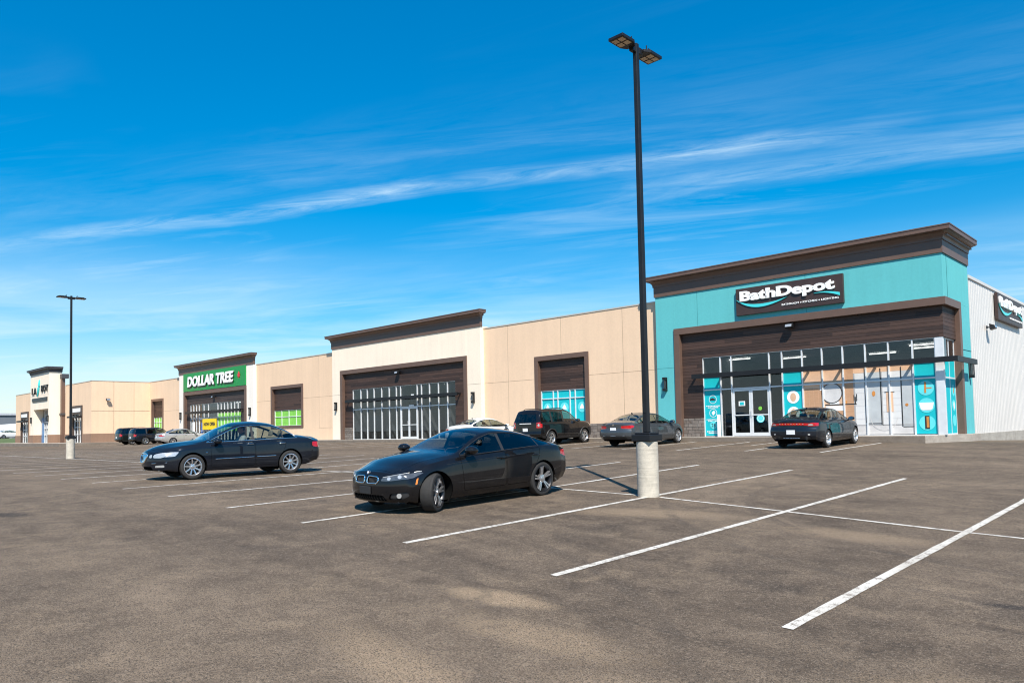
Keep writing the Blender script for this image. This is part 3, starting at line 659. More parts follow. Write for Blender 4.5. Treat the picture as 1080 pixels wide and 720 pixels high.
def bay_window(fx0, fx1, zb, zt, y, vin, z_glass, fw=.27, sill=False, green=False):
    """brown framed bay: boards above, vinyl-covered glazing below"""
    b = MB(); yo = y-.06
    b.box(fx0, fx0+fw, yo, y+.3, zb, zt-fw); b.box(fx1-fw, fx1, yo, y+.3, zb, zt-fw); b.box(fx0, fx1, yo, y+.3, zt-fw, zt)
    if sill: b.box(fx0+fw, fx1-fw, yo, y+.3, zb, zb+.2)
    fr = b.build('bay_frame', M['trim'], plaza, bevel=.008)
    i0, i1 = fx0+fw, fx1-fw
    wood_panel(plaza, [(i0, i1, y+.17, z_glass, zt-fw, 'y')], M['wood'])
    g0 = zb+(.2 if sill else .45)
    wdo = panes(plaza, [i0, i1], [g0, z_glass], y+.24, M['glass'], name='bay_glazing')
    W_ = i1-i0
    if green: xs = [i0+.03, i0+W_*.25, i0+W_*.5, i0+W_*.75, i1-.03]
    else: xs = [i0+.03, i0+W_*.27, i0+W_*.37, i0+W_*.63, i0+W_*.74, i1-.03]
    frame_bars(wdo, 'frame', xs, [g0, (z_glass+g0)/2+.1 if green else z_glass-.47, z_glass], y+.18, y+.26, m=M['alu'])
    b = MB(); b.box(i0, i1, y+.232, y+.235, g0, z_glass); b.build('window_vinyl', vin, wdo)
    if g0 > zb+.21:
        b = MB(); b.box(i0, i1, y+.15, y+.3, zb, g0-.02); b.each('stone_base', M['stone'], plaza)
    return wdo, i0, i1
wdo, i0, i1 = bay_window(-29.56, -25.56, 0, 4.75, YW, M['vinyl_teal'], 2.73)
for k, xx in enumerate((.135, .50, .87)):
    cx_ = i0+(i1-i0)*xx
    flat_disc(wdo, cx_, 1.72, YW+.226, .30, M['vinyl_light'], 'round_motif')
    b = MB(); b.prism([(cx_-.16, 1.62), (cx_+.16, 1.62), (cx_+.13, 1.74), (cx_, 1.92), (cx_-.13, 1.74)], 'y', YW+.218, YW+.222); b.build('motif', M['vinyl_white'], wdo)
tan_wall(-33.95, -20.98, 6.86, (-29.4, -25.7, 0, 4.6))
joints([(-33.95, -29.57, YW, 3.43, 3.445), (-25.55, -20.98, YW, 3.43, 3.445), (-31.76, -31.745, YW, .78, 6.86), (-27.53, -27.515, YW, 4.76, 6.86), (-23.26, -23.245, YW, .78, 6.86)])
b = MB(); b.box(-33.95, -29.57, YW-.07, YW, 0, .76); b.box(-25.55, -21.0, YW-.07, YW, 0, .76); b.each('stone_base', M['stone'], plaza)
bay_window(-60.75, -55.4, 1.02, 4.66, YW, M['vinyl_green'], 2.55, sill=True, green=True)
tan_wall(-63.7, -50.62, 6.78, (-60.5, -55.65, 1.2, 4.5))
joints([(-63.7, -60.76, YW, 3.43, 3.445), (-55.39, -50.62, YW, 3.43, 3.445), (-53.1, -50.62, YW, .94, .955), (-53.0, -52.985, YW, .96, 6.78)])
bay_window(-87.85, -84.45, 1.1, 4.68, YW, M['vinyl_green'], 2.62, sill=True, green=True)
tan_wall(-88.4, -79.6, 6.62, (-87.6, -84.7, 1.2, 4.5))
joints([(-84.43, -79.6, YW, 3.24, 3.255)])
# the set-forward west wing, its east wall and south wall
b = MB(); b.box(-88.75, -88.4, 26.67, YW+.3, 0, 6.62); b.build('wall', M['tan'], plaza)
b = MB(); b.box(-88.78, -88.37, 26.64, YW, 6.62, 6.69); b.each('parapet_cap', M['flash'], plaza)
b = MB(); b.box(-88.4, -88.33, 26.6, 32.69, 0, .95); b.each('wall_base', M['wainscot'], plaza)
b = MB(); b.box(-88.398, -88.385, 26.67, 32.69, 3.40, 3.415); b.box(-88.398, -88.385, 28.9, 28.915, .97, 6.6); b.box(-88.398, -88.385, 31.0, 31.015, .97, 6.6); b.each('control_joint', M['joint'], plaza)
YL = 26.67
b = MB()
b.box(-91.5, -88.752, YL, YL+.35, 0, 6.6); b.box(-97.6, -94.7, YL, YL+.35, 0, 6.6); b.box(-94.7, -91.5, YL, YL+.35, 4.1, 6.6); b.build('wall', M['tan'], plaza)
b = MB(); b.box(-97.4, -88.79, YL-.03, YL+.4, 6.6, 6.67); b.box(-119.5, -105.9, YL-.03, YL+.4, 6.42, 6.49); b.each('parapet_cap', M['flash'], plaza)
b = MB(); b.box(-119.5, -116.6, YL, YL+.35, 0, 6.42); b.box(-113.1, -105.9, YL, YL+.35, 0, 6.42); b.box(-116.6, -113.1, YL, YL+.35, 4.05, 6.42); b.build('wall', M['tan'], plaza)
b = MB(); b.box(-91.5, -88.4, YL-.07, YL, 0, .95); b.box(-97.6, -94.75, YL-.07, YL, 0, .95); b.box(-119.5, -116.6, YL-.07, YL, 0, .95); b.box(-113.1, -105.9, YL-.07, YL, 0, .95); b.each('wall_base', M['wainscot'], plaza)
def shop_door(x0, x1, zt, y):
    b = MB(); b.box(x0, x0+.3, y-.08, y+.3, 0, zt); b.box(x1-.3, x1, y-.08, y+.3, 0, zt); b.box(x0+.3, x1-.3, y-.08, y+.3, zt-.95, zt); f = b.build('door_surround', M['trim_dark'], plaza)
    b = MB(); b.box(x0+.5, x1-.5, y-.13, y-.09, zt-.72, zt-.3); b.build('sign_panel', M['sign_white'], f)
    b = MB(); b.box(x0+.1, x1-.1, y-.6, y-.09, zt-1.35, zt-1.15); b.build('canopy', M['black'], f)
    wdo = panes(plaza, [x0+.3, x1-.3], [0, zt-.95], y+.2, M['glass'], name='glazed_door')
    W_ = x1-x0-.6; xs = [x0+.33, x0+.3+W_*.33, x0+.3+W_*.66, x1-.33]
    frame_bars(wdo, 'frame', xs, [0, .9, 1.7, 2.4, zt-.97], y+.12, y+.22)
shop_door(-94.9, -91.3, 4.12, YL); shop_door(-116.7, -113.0, 4.07, YL)
# inside dark box behind bays and doors, roof, back, end wall
b = MB()
for (x0, x1) in ((-30, -25), (-61, -55), (-88.2, -84)): b.box(x0, x1, YW+1.5, YW+1.6, .1, 5)
b.box(-117, -91, YL+1.5, YL+1.6, .1, 5); b.each('inner_wall', M['inner'], plaza)
b = MB(); b.box(-119, -8.5, 33.2, 74, 5.7, 5.9); b.box(-119, -88.9, 27.2, 33.2, 5.65, 5.85); b.build('roof', M['inner'], plaza)
b = MB(); b.box(-119.5, -119.2, YL+.352, 74, 0, 6.42); b.box(-119.2, -8.0, 73.7, 74, 0, 6.3); b.build('wall', M['tan'], plaza)
XS = -8.0
vs = []; b = MB(); y = 36.0; pts = []
while y < 74:                                   # ribbed steel: real corrugation
    for q, o in ((0, 0), (.20, 0), (.225, .014), (.275, .014), (.30, 0)): pts.append((XS+o, y+q))
    y += .305
pts += [(XS-.2, 74), (XS-.2, 36.0)]
b.prism([(p[0], p[1]) for p in pts], 'z', -.02, 6.55); b.build('side_wall', M['siding'], plaza)
b = MB(); b.box(XS-.25, XS+.06, 36.22, 74, 6.55, 6.68); b.each('parapet_cap', M['siding'], plaza)
b = MB(); b.box(XS-.2, XS+.045, 36.22, 74, -1.6, -.022); b.build('foundation', M['conc_wall'], plaza, bevel=.01)

# ================================================================== portal shop fronts
def portal(label, x0, x1, yb, wall, tops, fr, sf, xs, door, has_side=False, zbars=(2.24, 2.95), stonez=.90, inner_fw=.31, grey=False, pale=False, joint=None, tubes=()):
    zb, zm, zt = tops; fx0, fx1, fz = fr; s0, s1, sz = sf
    YF = 32.40
    u = empty('shop_front', ((x0+x1)/2, YF, 0), 0, label, 'shop')
    b = MB()
    b.box(x0, fx0+.05, YF, YF+.4, 0, zb)
    if not has_side:
        b.box(fx1-.05, x1, YF, YF+.4, 0, zb); b.box(fx0+.05, fx1-.05, YF, YF+.4, fz-.06, zb)
        b.box(x0, x0+.3, YF+.4, yb, 3.4, zb); b.box(x1-.3, x1, YF+.4, yb, 3.4, zb)
    else:
        b.box(fx0+.05, x1, YF, YF+.4, fz-.06, zb); b.box(x1-.4, x1, YF+.4, yb, fz-.06, zb)
        b.box(x1-.4, x1, 34.45, yb, 0, fz-.06); b.box(x0, x0+.3, YF+.4, yb, 3.4, zb)
    b.build('wall', wall, u, bevel=.006)
    cornice(u, x0, x1, YF, yb if has_side else YF+.16, zb, zm, zt, .40, M['trim'])
    b = MB(); b.box(x0-.2, x1+.2, YF+.1, yb if has_side else YF+.158, zt-.35, zt-.3); b.build('parapet_back', M['inner'], u)
    fw = inner_fw; b = MB(); yo = YF-.07
    b.box(fx0, fx0+fw, yo, YF+.34, 0, fz-fw)
    if not has_side:
        b.box(fx1-fw, fx1, yo, YF+.34, 0, fz-fw); b.box(fx0, fx1, yo, YF+.34, fz-fw, fz)
    else:
        xo = x1+.07
        b.box(fx0, xo, yo, YF+.3, fz-fw, fz); b.box(x1-.3, xo, YF+.3, 34.63, fz-fw, fz); b.box(x1-.34, xo, 34.32, 34.63, 0, fz-fw)
    b.build('portal_frame', M['trim'], u, bevel=.008)
    YP, YG = YF+.16, YF+.26
    wd = M['wood_grey'] if grey else M['wood']
    i0, i1 = fx0+fw, (fx1-fw if not has_side else x1-.10)
    rect = [(i0, i1, YP, sz, fz-fw, 'y'), (i0, s0, YP, stonez, sz, 'y')]
    if not has_side: rect.append((s1, i1, YP, stonez, sz, 'y'))
    else: rect.append((YP+.03, 34.32, x1-.10, sz, fz-fw, 'x'))
    wood_panel(u, rect, wd)
    b = MB(); b.box(i0, s0, YP-.05, YP+.1, 0, stonez)
    if not has_side: b.box(s1, i1, YP-.05, YP+.1, 0, stonez)
    b.each('stone_base', M['stone'], u, bevel=.01)
    zs = [.0, *zbars, sz]
    wdo = panes(u, [s0, s1], [.03, sz], YG, M['glass'])
    bars = frame_bars(wdo, 'frame', xs, zs, YG-.07, YG+.05, skip=(door[0], door[1], 2.24))
    dm = (door[0]+door[1])/2
    door_leaf(u, door[0]+.04, dm-.004, .02, 2.2, YG-.02, True); door_leaf(u, dm+.004, door[1]-.04, .02, 2.2, YG-.02, False)
    inn = interior(u, s0+.02, s1-.02, YG+.02, 7, 3.9)
    for xx, yy in tubes:
        t_ = MB(); t_.box(xx-.6, xx+.6, YG+yy-.045, YG+yy+.045, 3.82, 3.86); t_.build('ceiling_light', M['strip_light'], inn)
    if joint: joints([(x0, fx0, YF, joint, joint+.015)]+([(fx1, x1, YF, joint, joint+.015)] if not has_side else []), M['joint_teal'] if has_side else M['joint'], u)
    return u, wdo, inn, YG
# --- teal bathroom shop
bx = [-18.53, -17.61, -17.05, -15.19, -14.59, -13.68, -12.81, -11.94, -11.03, -10.13, -9.23, -8.41]
bath, bw, binn, YG = portal('teal stucco shop front on the corner with bathroom pictures on its windows', -20.98, -7.98, 36.2, M['teal'], (7.05, 7.58, 8.06), (-19.93, -7.98, 5.34), (-18.53, -8.41, 3.81), bx, (-17.05, -15.19), True, joint=3.43, tubes=((-18.0, 2.6), (-15.9, 4.3), (-12.2, 5.8), (-9.9, 4.6), (-9.6, 3.0), (-9.0, 5.4)))
joints([(-18.62, -18.605, 32.4, 5.36, 7.05), (-13.32, -13.305, 32.4, 5.36, 7.05)], M['joint_teal'], bath)
b = MB(); b.box(-7.98, -7.965, 34.66, 36.2, 3.43, 3.445); b.box(-7.98, -7.968, 32.95, 32.965, 5.36, 7.05); b.each('control_joint', M['joint_teal'], bath)
# corner post and side glazing
b = MB(); b.box(-8.41, -8.12, YG-.09, YG+.02, 0, 3.81); b.box(-8.22, -8.12, YG+.02, YG+.06, 0, 3.81); b.build('corner_post', M['alu'], bath, bevel=.004)
b = MB(); b.box(-8.184, -8.176, YG+.05, 34.32, .03, 3.81); sg = b.build('side_window', M['glass'], bath)
b = MB()
for yy in (YG+.10, 33.5, 34.28): b.box(-8.22, -8.162, yy-.03, yy+.03, 0, 3.81)
for zz in (0.02, 2.24, 2.95, 3.78): b.box(-8.214, -8.164, YG+.07, 34.31, zz-.025, zz+.03)
b.build('frame', M['alu'], sg)
b = MB(); b.box(-8.172, -8.168, YG+.12, 34.3, .05, 2.93); b.build('window_vinyl', M['vinyl_teal'], sg)
for k, z in enumerate((1.75, 1.15, .55)):
    flat_disc(sg, -8.164, z, 33.92, .23, M['vinyl_light'], 'round_motif', ax='x')
flat_disc(sg, -8.158, 1.75, 33.92, .12, M['print_orange'], 'motif', ax='x', sx=.35); flat_disc(sg, -8.158, 1.15, 33.92, .15, M['vinyl_white'], 'motif', ax='x', sx=.6)
canopy(bath, -18.93, -7.75, YG, .46, 2.80, 3.01, wrap=(-7.55, 35.2))
b = MB()
for x in (-16.9, -14.8): b.box(x-.35, x+.35, 35.4, 35.9, 0, 1.1)
b.box(-17.4, -15.4, 37.2, 37.6, 0, 1.6); b.each('display_stand', M['inner_light'], binn)
# window vinyls
yv = YG-.008
vp = vinyl(bw, -18.50, -17.64, .05, 2.93, yv, M['vinyl_teal'])
def icon_lines(parent, cx_, z, w_, n=2):
    b = MB()
    for k in range(n):
        ww = w_*(1-.25*k); x = cx_-ww/2
        rnd = random.Random(int(z*97)+k)
        while x < cx_+ww/2-.03:
            l = rnd.uniform(.03, .09); b.box(x, min(x+l, cx_+ww/2), yv-.012, yv-.009, z-.075*k-.022, z-.075*k+.022); x += l+.02
    b.build('fine_print', M['vinyl_white'], parent)
for z, kind in ((1.78, 'car'), (1.13, 'tag'), (.56, 'num')):
    ring(vp, -18.07, z, yv-.011, .20, .02, M['vinyl_white'] if kind != 'num' else M['vinyl_light'], 'round_motif')
    if kind == 'num':
        flat_disc(vp, -18.07, z, yv-.011, .19, M['vinyl_light'], 'round_motif')
        place_text('25', 'number', M['sign_brown'], vp, -18.18, yv-.014, z-.09, .21, .17, .003, .012)
    elif kind == 'car':
        b = MB(); b.prism([(-18.22, z-.04), (-17.93, z-.04), (-17.94, z+.02), (-18.0, z+.03), (-18.06, z+.08), (-18.14, z+.06), (-18.22, z+.02)], 'y', yv-.014, yv-.010); b.build('motif', M['sign_brown'], vp)
    else:
        b = MB(); b.prism([(-18.15, z+.02), (-18.06, z+.11), (-17.97, z+.08), (-17.97, z-.02), (-18.08, z-.12)], 'y', yv-.014, yv-.010); b.build('motif', M['vinyl_white'], vp)
    icon_lines(vp, -18.07, z-.31, .72)
vq = vinyl(bw, -14.56, -13.71, .05, 2.93, yv, M['vinyl_teal'])
for z in (1.72, 1.02, .4):
    flat_disc(vq, -14.14, z, yv-.011, .28, M['vinyl_white'], 'round_motif'); flat_disc(vq, -14.14, z, yv-.015, .19, M['print_peach'], 'motif', sx=.7)
vr = vinyl(bw, -9.20, -8.44, .05, 2.93, yv, M['vinyl_teal'])
for z in (1.85, 1.17, .48): flat_disc(vr, -8.81, z, yv-.011, .29, M['vinyl_light'], 'round_motif')
b = MB(); b.prism([(-8.87, 1.66), (-8.80, 1.66), (-8.79, 2.08), (-8.86, 2.1)], 'y', yv-.018, yv-.014); b.box(-8.79, -8.60, yv-.018, yv-.014, 1.83, 1.87); b.build('tap_picture', M['print_orange'], vr)
b = MB(); b.prism([(-9.08, 1.28), (-8.54, 1.28), (-8.60, 1.03), (-8.68, .98), (-8.95, .98), (-9.02, 1.03)], 'y', yv-.018, yv-.014); b.build('bathtub_picture', M['vinyl_white'], vr)
b = MB(); b.box(-8.89, -8.72, yv-.018, yv-.014, .24, .76); b.build('cabinet_picture', M['print_dark'], vr)
b = MB(); b.box(-8.83, -8.74, yv-.022, yv-.018, .30, .72); b.build('cabinet_picture', M['print_orange'], vr)
# the printed bathroom
pr = vinyl(bw, -13.65, -9.26, .05, 2.93, yv, M['print_white'], 'bathroom_picture')
def pic(name, m, rects, lift):
    b = MB()
    for (x0, x1, z0, z1) in rects: b.box(x0, x1, yv-.004-lift, yv-.002-lift, z0, z1)
    return b.build(name, m, pr)
pic('printed_wall', M['print_peach'], [(-13.65, -11.55, 1.0, 2.93)], .004)
pic('printed_boards', M['print_wood'], [(-13.62+.205*k, -13.62+.205*k+.19, .9, 2.05) for k in range(4)]+[(-11.9, -11.55, .55, 2.93)], .009)
pic('printed_shelf', M['print_dark'], [(-12.75, -11.45, 1.30, 1.345)], .013)
pic('printed_floor', M['print_floor'], [(-13.65, -9.26, .05, .42)], .004)
pic('printed_wall', M['print_peach'], [(-11.55, -9.26, 2.60, 2.93)], .004)
pic('printed_tile', M['print_floor'], [(-11.55, -9.27, .42+.27*k, .428+.27*k) for k in range(8)]+[(-11.5+.45*k, -11.492+.45*k, .42, 2.6) for k in range(5)], .004)
pic('printed_counter', M['vinyl_white'], [(-12.72, -11.95, .62, 1.27)], .011)
pic('printed_cabinet', M['print_wood'], [(-12.70, -12.36, .66, 1.06), (-12.33, -11.98, .66, 1.06)], .015)
pic('printed_basin', M['vinyl_white'], [(-12.55, -12.15, 1.345, 1.46)], .012)
pic('printed_bottle', M['print_orange'], [(-11.98, -11.92, 1.345, 1.52), (-11.88, -11.83, 1.345, 1.47)], .014)
pic('printed_lamp', M['vinyl_white'], [(-12.95, -12.88, 1.95, 2.25), (-12.02, -11.95, 1.95, 2.25)], .016)
pic('printed_shower_glass', plain('printed shower glass', (.47, .49, .49), .4, 0, .12, 1.6), [(-11.06, -10.50, .51, 2.6), (-9.68, -9.27, .36, 2.6)], .008)
pic('printed_towel', M['print_peach'], [(-10.28, -10.02, .95, 1.75)], .010)
pic('printed_rail', M['print_dark'], [(-10.34, -9.96, 1.75, 1.775)], .014)
pic('printed_shadow_line', plain('printed grey line', (.36, .35, .34), .5), [(-11.55, -11.49, .42, 2.6), (-10.46, -10.42, .42, 2.6), (-13.65, -9.26, .415, .45)], .012)
ring(pr, -12.45, 1.82, yv-.02, .44, .035, M['print_dark'], 'printed_mirror'); flat_disc(pr, -12.45, 1.82, yv-.016, .41, M['print_floor'], 'printed_mirror')
pic('printed_glass_door', M['print_dark'], [(-11.10, -11.06, .52, 2.75), (-10.50, -10.46, .45, 2.75), (-11.06, -10.50, .48, .51), (-9.72, -9.68, .36, 2.75), (-9.68, -9.27, .33, .36)], .013)
flat_disc(pr, -10.76, 1.72, yv-.017, .11, M['print_orange'], 'printed_towel', sx=.6); flat_disc(pr, -9.52, 1.22, yv-.017, .06, M['print_orange'], 'printed_tap')
pic('printed_plant', M['print_dark'], [(-11.52, -11.47, 1.35, 1.62), (-11.56, -11.53, 1.45, 1.7), (-11.45, -11.42, 1.45, 1.74)], .016)
b = MB(); b.lathe([(.50, 0), (.52, 0), (.52, .004), (.50, .004), (.50, 0)], 20, 'y', (0, 0, 0), math.pi, 2*math.pi)
bmesh.ops.translate(b.bm, verts=b.bm.verts, vec=(-10.4, yv-.018, .72)); b.build('printed_tub', M['print_floor'], pr)
# door stickers
flat_disc(bw, -15.67, .82, YG-.062, .19, M['vinyl_light'], 'door_sticker'); ring(bw, -15.67, .82, YG-.065, .15, .02, M['vinyl_white'], 'door_sticker')
flat_disc(bw, -15.67, 1.28, YG-.062, .09, M['vinyl_green'], 'door_sticker')
vinyl(bw, -16.72, -16.40, 1.42, 1.64, YG-.058, M['vinyl_white'], 'door_sticker'); vinyl(bw, -16.66, -16.46, 1.46, 1.60, YG-.064, M['vinyl_teal'], 'door_sticker')
b = MB(); b.box(-17.72, -17.60, YG-.3, YG-.2, 0, 1.05); b.build('door_post', M['sign_white'], bath)
sconce(-20.5, 32.4, 2.30, 2.98, 'black caged wall lamp on the teal front wall left of the brown frame')
sconce(-7.98, 35.72, 2.30, 3.02, 'black caged wall lamp on the teal side wall by the ribbed steel', R(90))
floodlight(-14.07, 32.56, 4.87, 'small black floodlight on the dark boards above the bathroom shop windows', s=1.0)
floodlight(XS+.03, 39.1, 4.69, 'small black floodlight on the white ribbed steel wall below a sign', R(90), 1.1)
# --- vacant cream shop
cx_ = [-48.10, -47.09, -46.27, -45.42, -44.49, -43.59, -42.76, -42.27, -40.42, -39.96, -39.11, -38.18, -37.27, -36.44]
crm, cw, cinn, YG = portal('cream stucco shop front with brown cornice and empty clear windows', -50.6, -33.85, 34.0, M['cream'], (7.02, 7.55, 8.04), (-49.43, -35.09, 5.27), (-48.10, -36.44, 3.76), cx_, (-42.27, -40.42), joint=3.42, tubes=((-40.9, 2.6), (-45.2, 5.)))
canopy(crm, -48.6, -35.9, YG, .46, 2.78, 2.99)
b = MB(); rnd = random.Random(5); x = -47.9
while x < -36.6:
    w_ = rnd.choice((.12, .2, .3, .45)); b.box(x, x+w_, YG+rnd.uniform(.6, 2.), YG+2.2, 0, 4.1); x += w_+rnd.uniform(.35, .8)
b.each('bare_partition', M['inner_light'], cinn)
vinyl(cw, -41.15, -40.85, 2.86, 3.1, YG-.006, M['vinyl_white'], 'window_notice'); vinyl(cw, -41.3, -40.75, 2.27, 2.36, YG-.08, M['vinyl_white'], 'window_notice')
sconce(-50.02, 32.4, 2.24, 2.88, 'black caged wall lamp on the left edge of the cream shop front')
sconce(-34.53, 32.4, 2.24, 2.93, 'black caged wall lamp on the right edge of the cream shop front')
floodlight(-42.3, 32.56, 4.68, 'small black floodlight on the boards above the empty cream shop')
# --- discount shop with the green sign
dxs = [-77.2, -76.5, -75.86, -75.2, -74.09, -73.1, -71.0, -70.3, -69.6, -68.9, -68.2, -67.5, -66.8, -66.12]
dis, dw, dinn, YG = portal('pale shop front under a green sign with lime window film', -79.56, -63.4, 34.0, M['white_stucco'], (6.86, 7.35, 7.86), (-78.37, -64.68, 5.0), (-77.2, -66.12, 3.68), dxs, (-75.2, -73.1), inner_fw=.36, grey=True, tubes=tuple((-76.+2.1*k, 1.8+k%3*1.6) for k in range(5)))
canopy(dis, -77.6, -65.6, YG, .46, 2.72, 2.95)
vinyl(dw, -70.95, -66.2, .9, 2.62, YG-.008, M['vinyl_green'])
b = MB(); rnd = random.Random(9)
for k in range(7): b.box(-76.9+k*1.55, -76.6+k*1.55, YG+1.2, YG+1.5, 0, rnd.uniform(2., 4))
for k in range(5): b.box(-76.5+k*2., -75.2+k*2., YG+2., YG+2.3, 2.7, rnd.uniform(3., 3.5))
b.each('shelf_rack', M['inner_light'], dinn)
vinyl(dw, -76.9, -76.3, .6, 1.9, YG-.008, M['vinyl_white'], 'window_notice'); vinyl(dw, -74.7, -74.4, .5, 1.8, YG-.06, M['blue'], 'door_sticker')
sconce(-79.05, 32.4, 2.2, 2.95, 'black caged wall lamp on the left pillar of the green sign shop')
sconce(-63.95, 32.4, 2.2, 2.95, 'black caged wall lamp on the right pillar of the green sign shop')
floodlight(-71.5, 32.56, 4.25, 'small black floodlight on the charcoal boards under the green sign')
# --- tower of the west wing
tow = empty('tower_shop_front', (-101.8, 25.1, 0), 0, 'narrow cream tower shop front with dark cornice and slim letters', 'shop')
TX0, TX1, TY = -105.9, -98.1, 25.15
b = MB()
b.box(TX0, -104.5, TY, TY+.4, .95, 8.2); b.box(-98.45, TX1, TY, TY+.4, .95, 8.2); b.box(-104.5, -98.45, TY, TY+.4, 3.98, 8.2)
b.box(TX1-.34, TX1, TY+.4, 26.45, .95, 8.2); b.box(TX0, TX0+.4, TY+.4, 26.45, .95, 8.2); b.box(TX0+.4, TX1-.34, 26.2, 26.45, 4.31, 8.2)
b.box(-104.9, -104.5, TY+.4, 26.45, .95, 4.3); b.box(-104.5, -98.45, TY+.4, 26.45, 3.98, 4.3)
b.build('wall', M['cream'], tow)
b = MB(); b.box(TX0-.04, -104.46, TY-.06, 26.44, 0, .949); b.box(-98.45, TX1+.06, TY-.06, 26.44, 0, .949); b.each('wall_base', M['wainscot'], tow)
cornice(tow, TX0, TX1, TY, 26.5, 8.2, 8.3, 8.80, .35, M['slate_trim'])
joints([(TX0, TX1, TY, 5.6, 5.615)], parent=tow)
b = MB(); b.box(TX1, TX1+.5, 26.3, YL-.01, 0, 7.45); b.build('pier', M['trim'], tow)
b = MB(); b.box(TX1, TX1+.8, 26.25, YL+.3, 7.45, 7.95); b.box(TX1+.001, TX1+.62, 26.2, YL-.012, 3.2, 3.42); b.each('pier_cap', M['slate_trim'], tow)
wdo = panes(tow, [-104.5, -98.45], [0, 3.98], 26.2, M['glass'])
frame_bars(wdo, 'frame', [-103.6, -102.7, -101.8, -100.9, -100, -98.55], [0, .9, 1.7, 2.5, 3.3, 3.96], 26.08, 26.2)
b = MB(); b.box(-104.45, -103.7, 26.0, 26.1, 0, 3.0); b.build('blue_pillar', plain('blue grey panel', (.10, .20, .36), .5), tow)
sconce(-105.3, TY, 2.4, 3.1, 'dark wall lamp left of the tower entrance'); sconce(-98.28, TY, 2.5, 3.2, 'dark wall lamp right of the tower entrance')
sg_ = empty('wall_sign', (-101.3, TY, 6.3), 0, 'slim black letters with a teal curve on the cream tower', 'shop sign')
place_text('LA', 'lettering', M['sign_black'], sg_, -104.95, TY-.01, 5.82, 1.8, .78, .12, .0, space=1.25)
place_text('BOT', 'lettering', M['sign_black'], sg_, -101.0, TY-.01, 5.98, 2.6, .80, .12, .0, space=1.25)
b = MB(); b.tube([(-102.6+.75*math.sin(t*1.6), TY-.08, 5.5+2.0*t) for t in np.linspace(0, 1, 12)], [.04+.10*math.sin(math.pi*t) for t in np.linspace(.02, .98, 12)], 8); b.build('curved_stroke', M['swoosh'], sg_, smooth=True)
b = MB(); b.box(-104.9, -98.7, TY-.1, TY-.01, 4.95, 5.35); b.build('sign_bar', M['sign_black'], sg_)
floodlight(-88.33, 28.23, 4.62, 'small pale floodlight high on the tan side wall of the west wing', R(90), 1.15)

# ------------------------------------------------------------------ shop signs
def bath_sign(loc, rz, W_, H_, label, name='wall_sign'):
    s = empty(name, loc, rz, label, 'shop sign')
    b = MB(); b.box(0, W_, -.14, 0, 0, H_); b.build('panel', M['sign_brown'], s, bevel=.01, world=False)
    fx, fz = W_/4.83, H_/1.25
    place_text('BathDepot', 'lettering', M['sign_white'], s, .22*fx, -.14, .50*fz, 4.28*fx, .60*fz, .07, .045, world=False, space=.97)
    for wd_, x_, l_ in (('BATHROOM', 2.18, .76), ('KITCHEN', 3.12, .62), ('LIGHTING', 3.92, .72)):
        place_text(wd_, 'small_lettering', M['sign_white'], s, x_*fx, -.14, .205*fz, l_*fx, .085*fz, .025, .018, world=False, space=1.1)
    for x_ in (3.03, 3.83):
        b = MB(); b.disc(.028*fx, 12, 'y', (x_*fx, -.15, .247*fz), .02); b.build('dot', M['sign_white'], s, world=False)
    def sw(pts, name='swoosh'):
        b = MB(); b.prism([(x*fx, z*fz) for x, z in pts], 'y', -.18, -.141); b.build(name, M['swoosh'], s, world=False)
    up_, lo_ = [], []
    for t in np.linspace(0, 1, 17):
        x = .03+2.42*t; z = float(np.polyval(np.polyfit([.03, .45, 1.07, 1.8, 2.45], [.74, .54, .43, .455, .585], 4), x))
        up_.append((x, z)); lo_.append((x, z-.15*math.sin(math.pi*t)**.9*(1.15-.45*t)))
    sw(up_+lo_[::-1][1:-1])
    up_, lo_ = [], []
    for t in np.linspace(0, 1, 10):
        x = 3.62+1.07*t; z = .56+.035*math.sin(math.pi*t)-.10*t*t; th = .012+.12*t**1.4
        up_.append((x, z)); lo_.append((x, z-th))
    sw(up_+lo_[::-1]); return s
bath_sign((-16.51, 32.39, 5.57), 0, 4.84, 1.24, 'long brown sign with white letters and aqua waves on the teal front')
bath_sign((XS+.05, 40.75, 5.20), R(90), 5.4, 1.24, 'brown sign with white letters on the white ribbed side wall')
gs = empty('wall_sign', (-71.5, 32.36, 5.9), 0, 'wide green sign with bold white capital letters and a red leaf', 'shop sign')
b = MB(); b.box(-78.30, -64.72, 32.30, 32.397, 5.03, 6.86); b.build('panel', M['sign_green'], gs, bevel=.01)
place_text('DOLLAR TREE', 'lettering', M['sign_black'], gs, -77.02, 32.27, 5.38, 10.15, 1.08, .04, .055, .12, space=1.02)
place_text('DOLLAR TREE', 'lettering', M['sign_white'], gs, -77.10, 32.25, 5.45, 10.15, 1.06, .06, .04, .12, space=1.02)
leaf = [(0, -.24), (.03, -.08), (.22, -.12), (.16, -.03), (.30, .09), (.18, .09), (.20, .16), (.09, .12), (.11, .30), (.05, .24), (0, .38)]
b = MB(); b.prism([(-65.95+x, 5.98+z) for x, z in leaf]+[(-65.95-x, 5.98+z) for x, z in leaf[::-1][1:-1]], 'y', 32.25, 32.30); b.build('maple_leaf', M['sign_red'], gs)
bn = empty('banner', (-72.5, 32.5, 1.6), 0, 'yellow banner with black words hung in front of the discount shop windows', 'banner')
b = MB(); b.box(-74.05, -70.95, 32.44, 32.46, 1.10, 2.15); b.build('sheet', M['banner'], bn)
place_text('NOW OPEN', 'lettering', M['sign_black'], bn, -73.75, 32.437, 1.45, 2.5, .36, .01, .04)

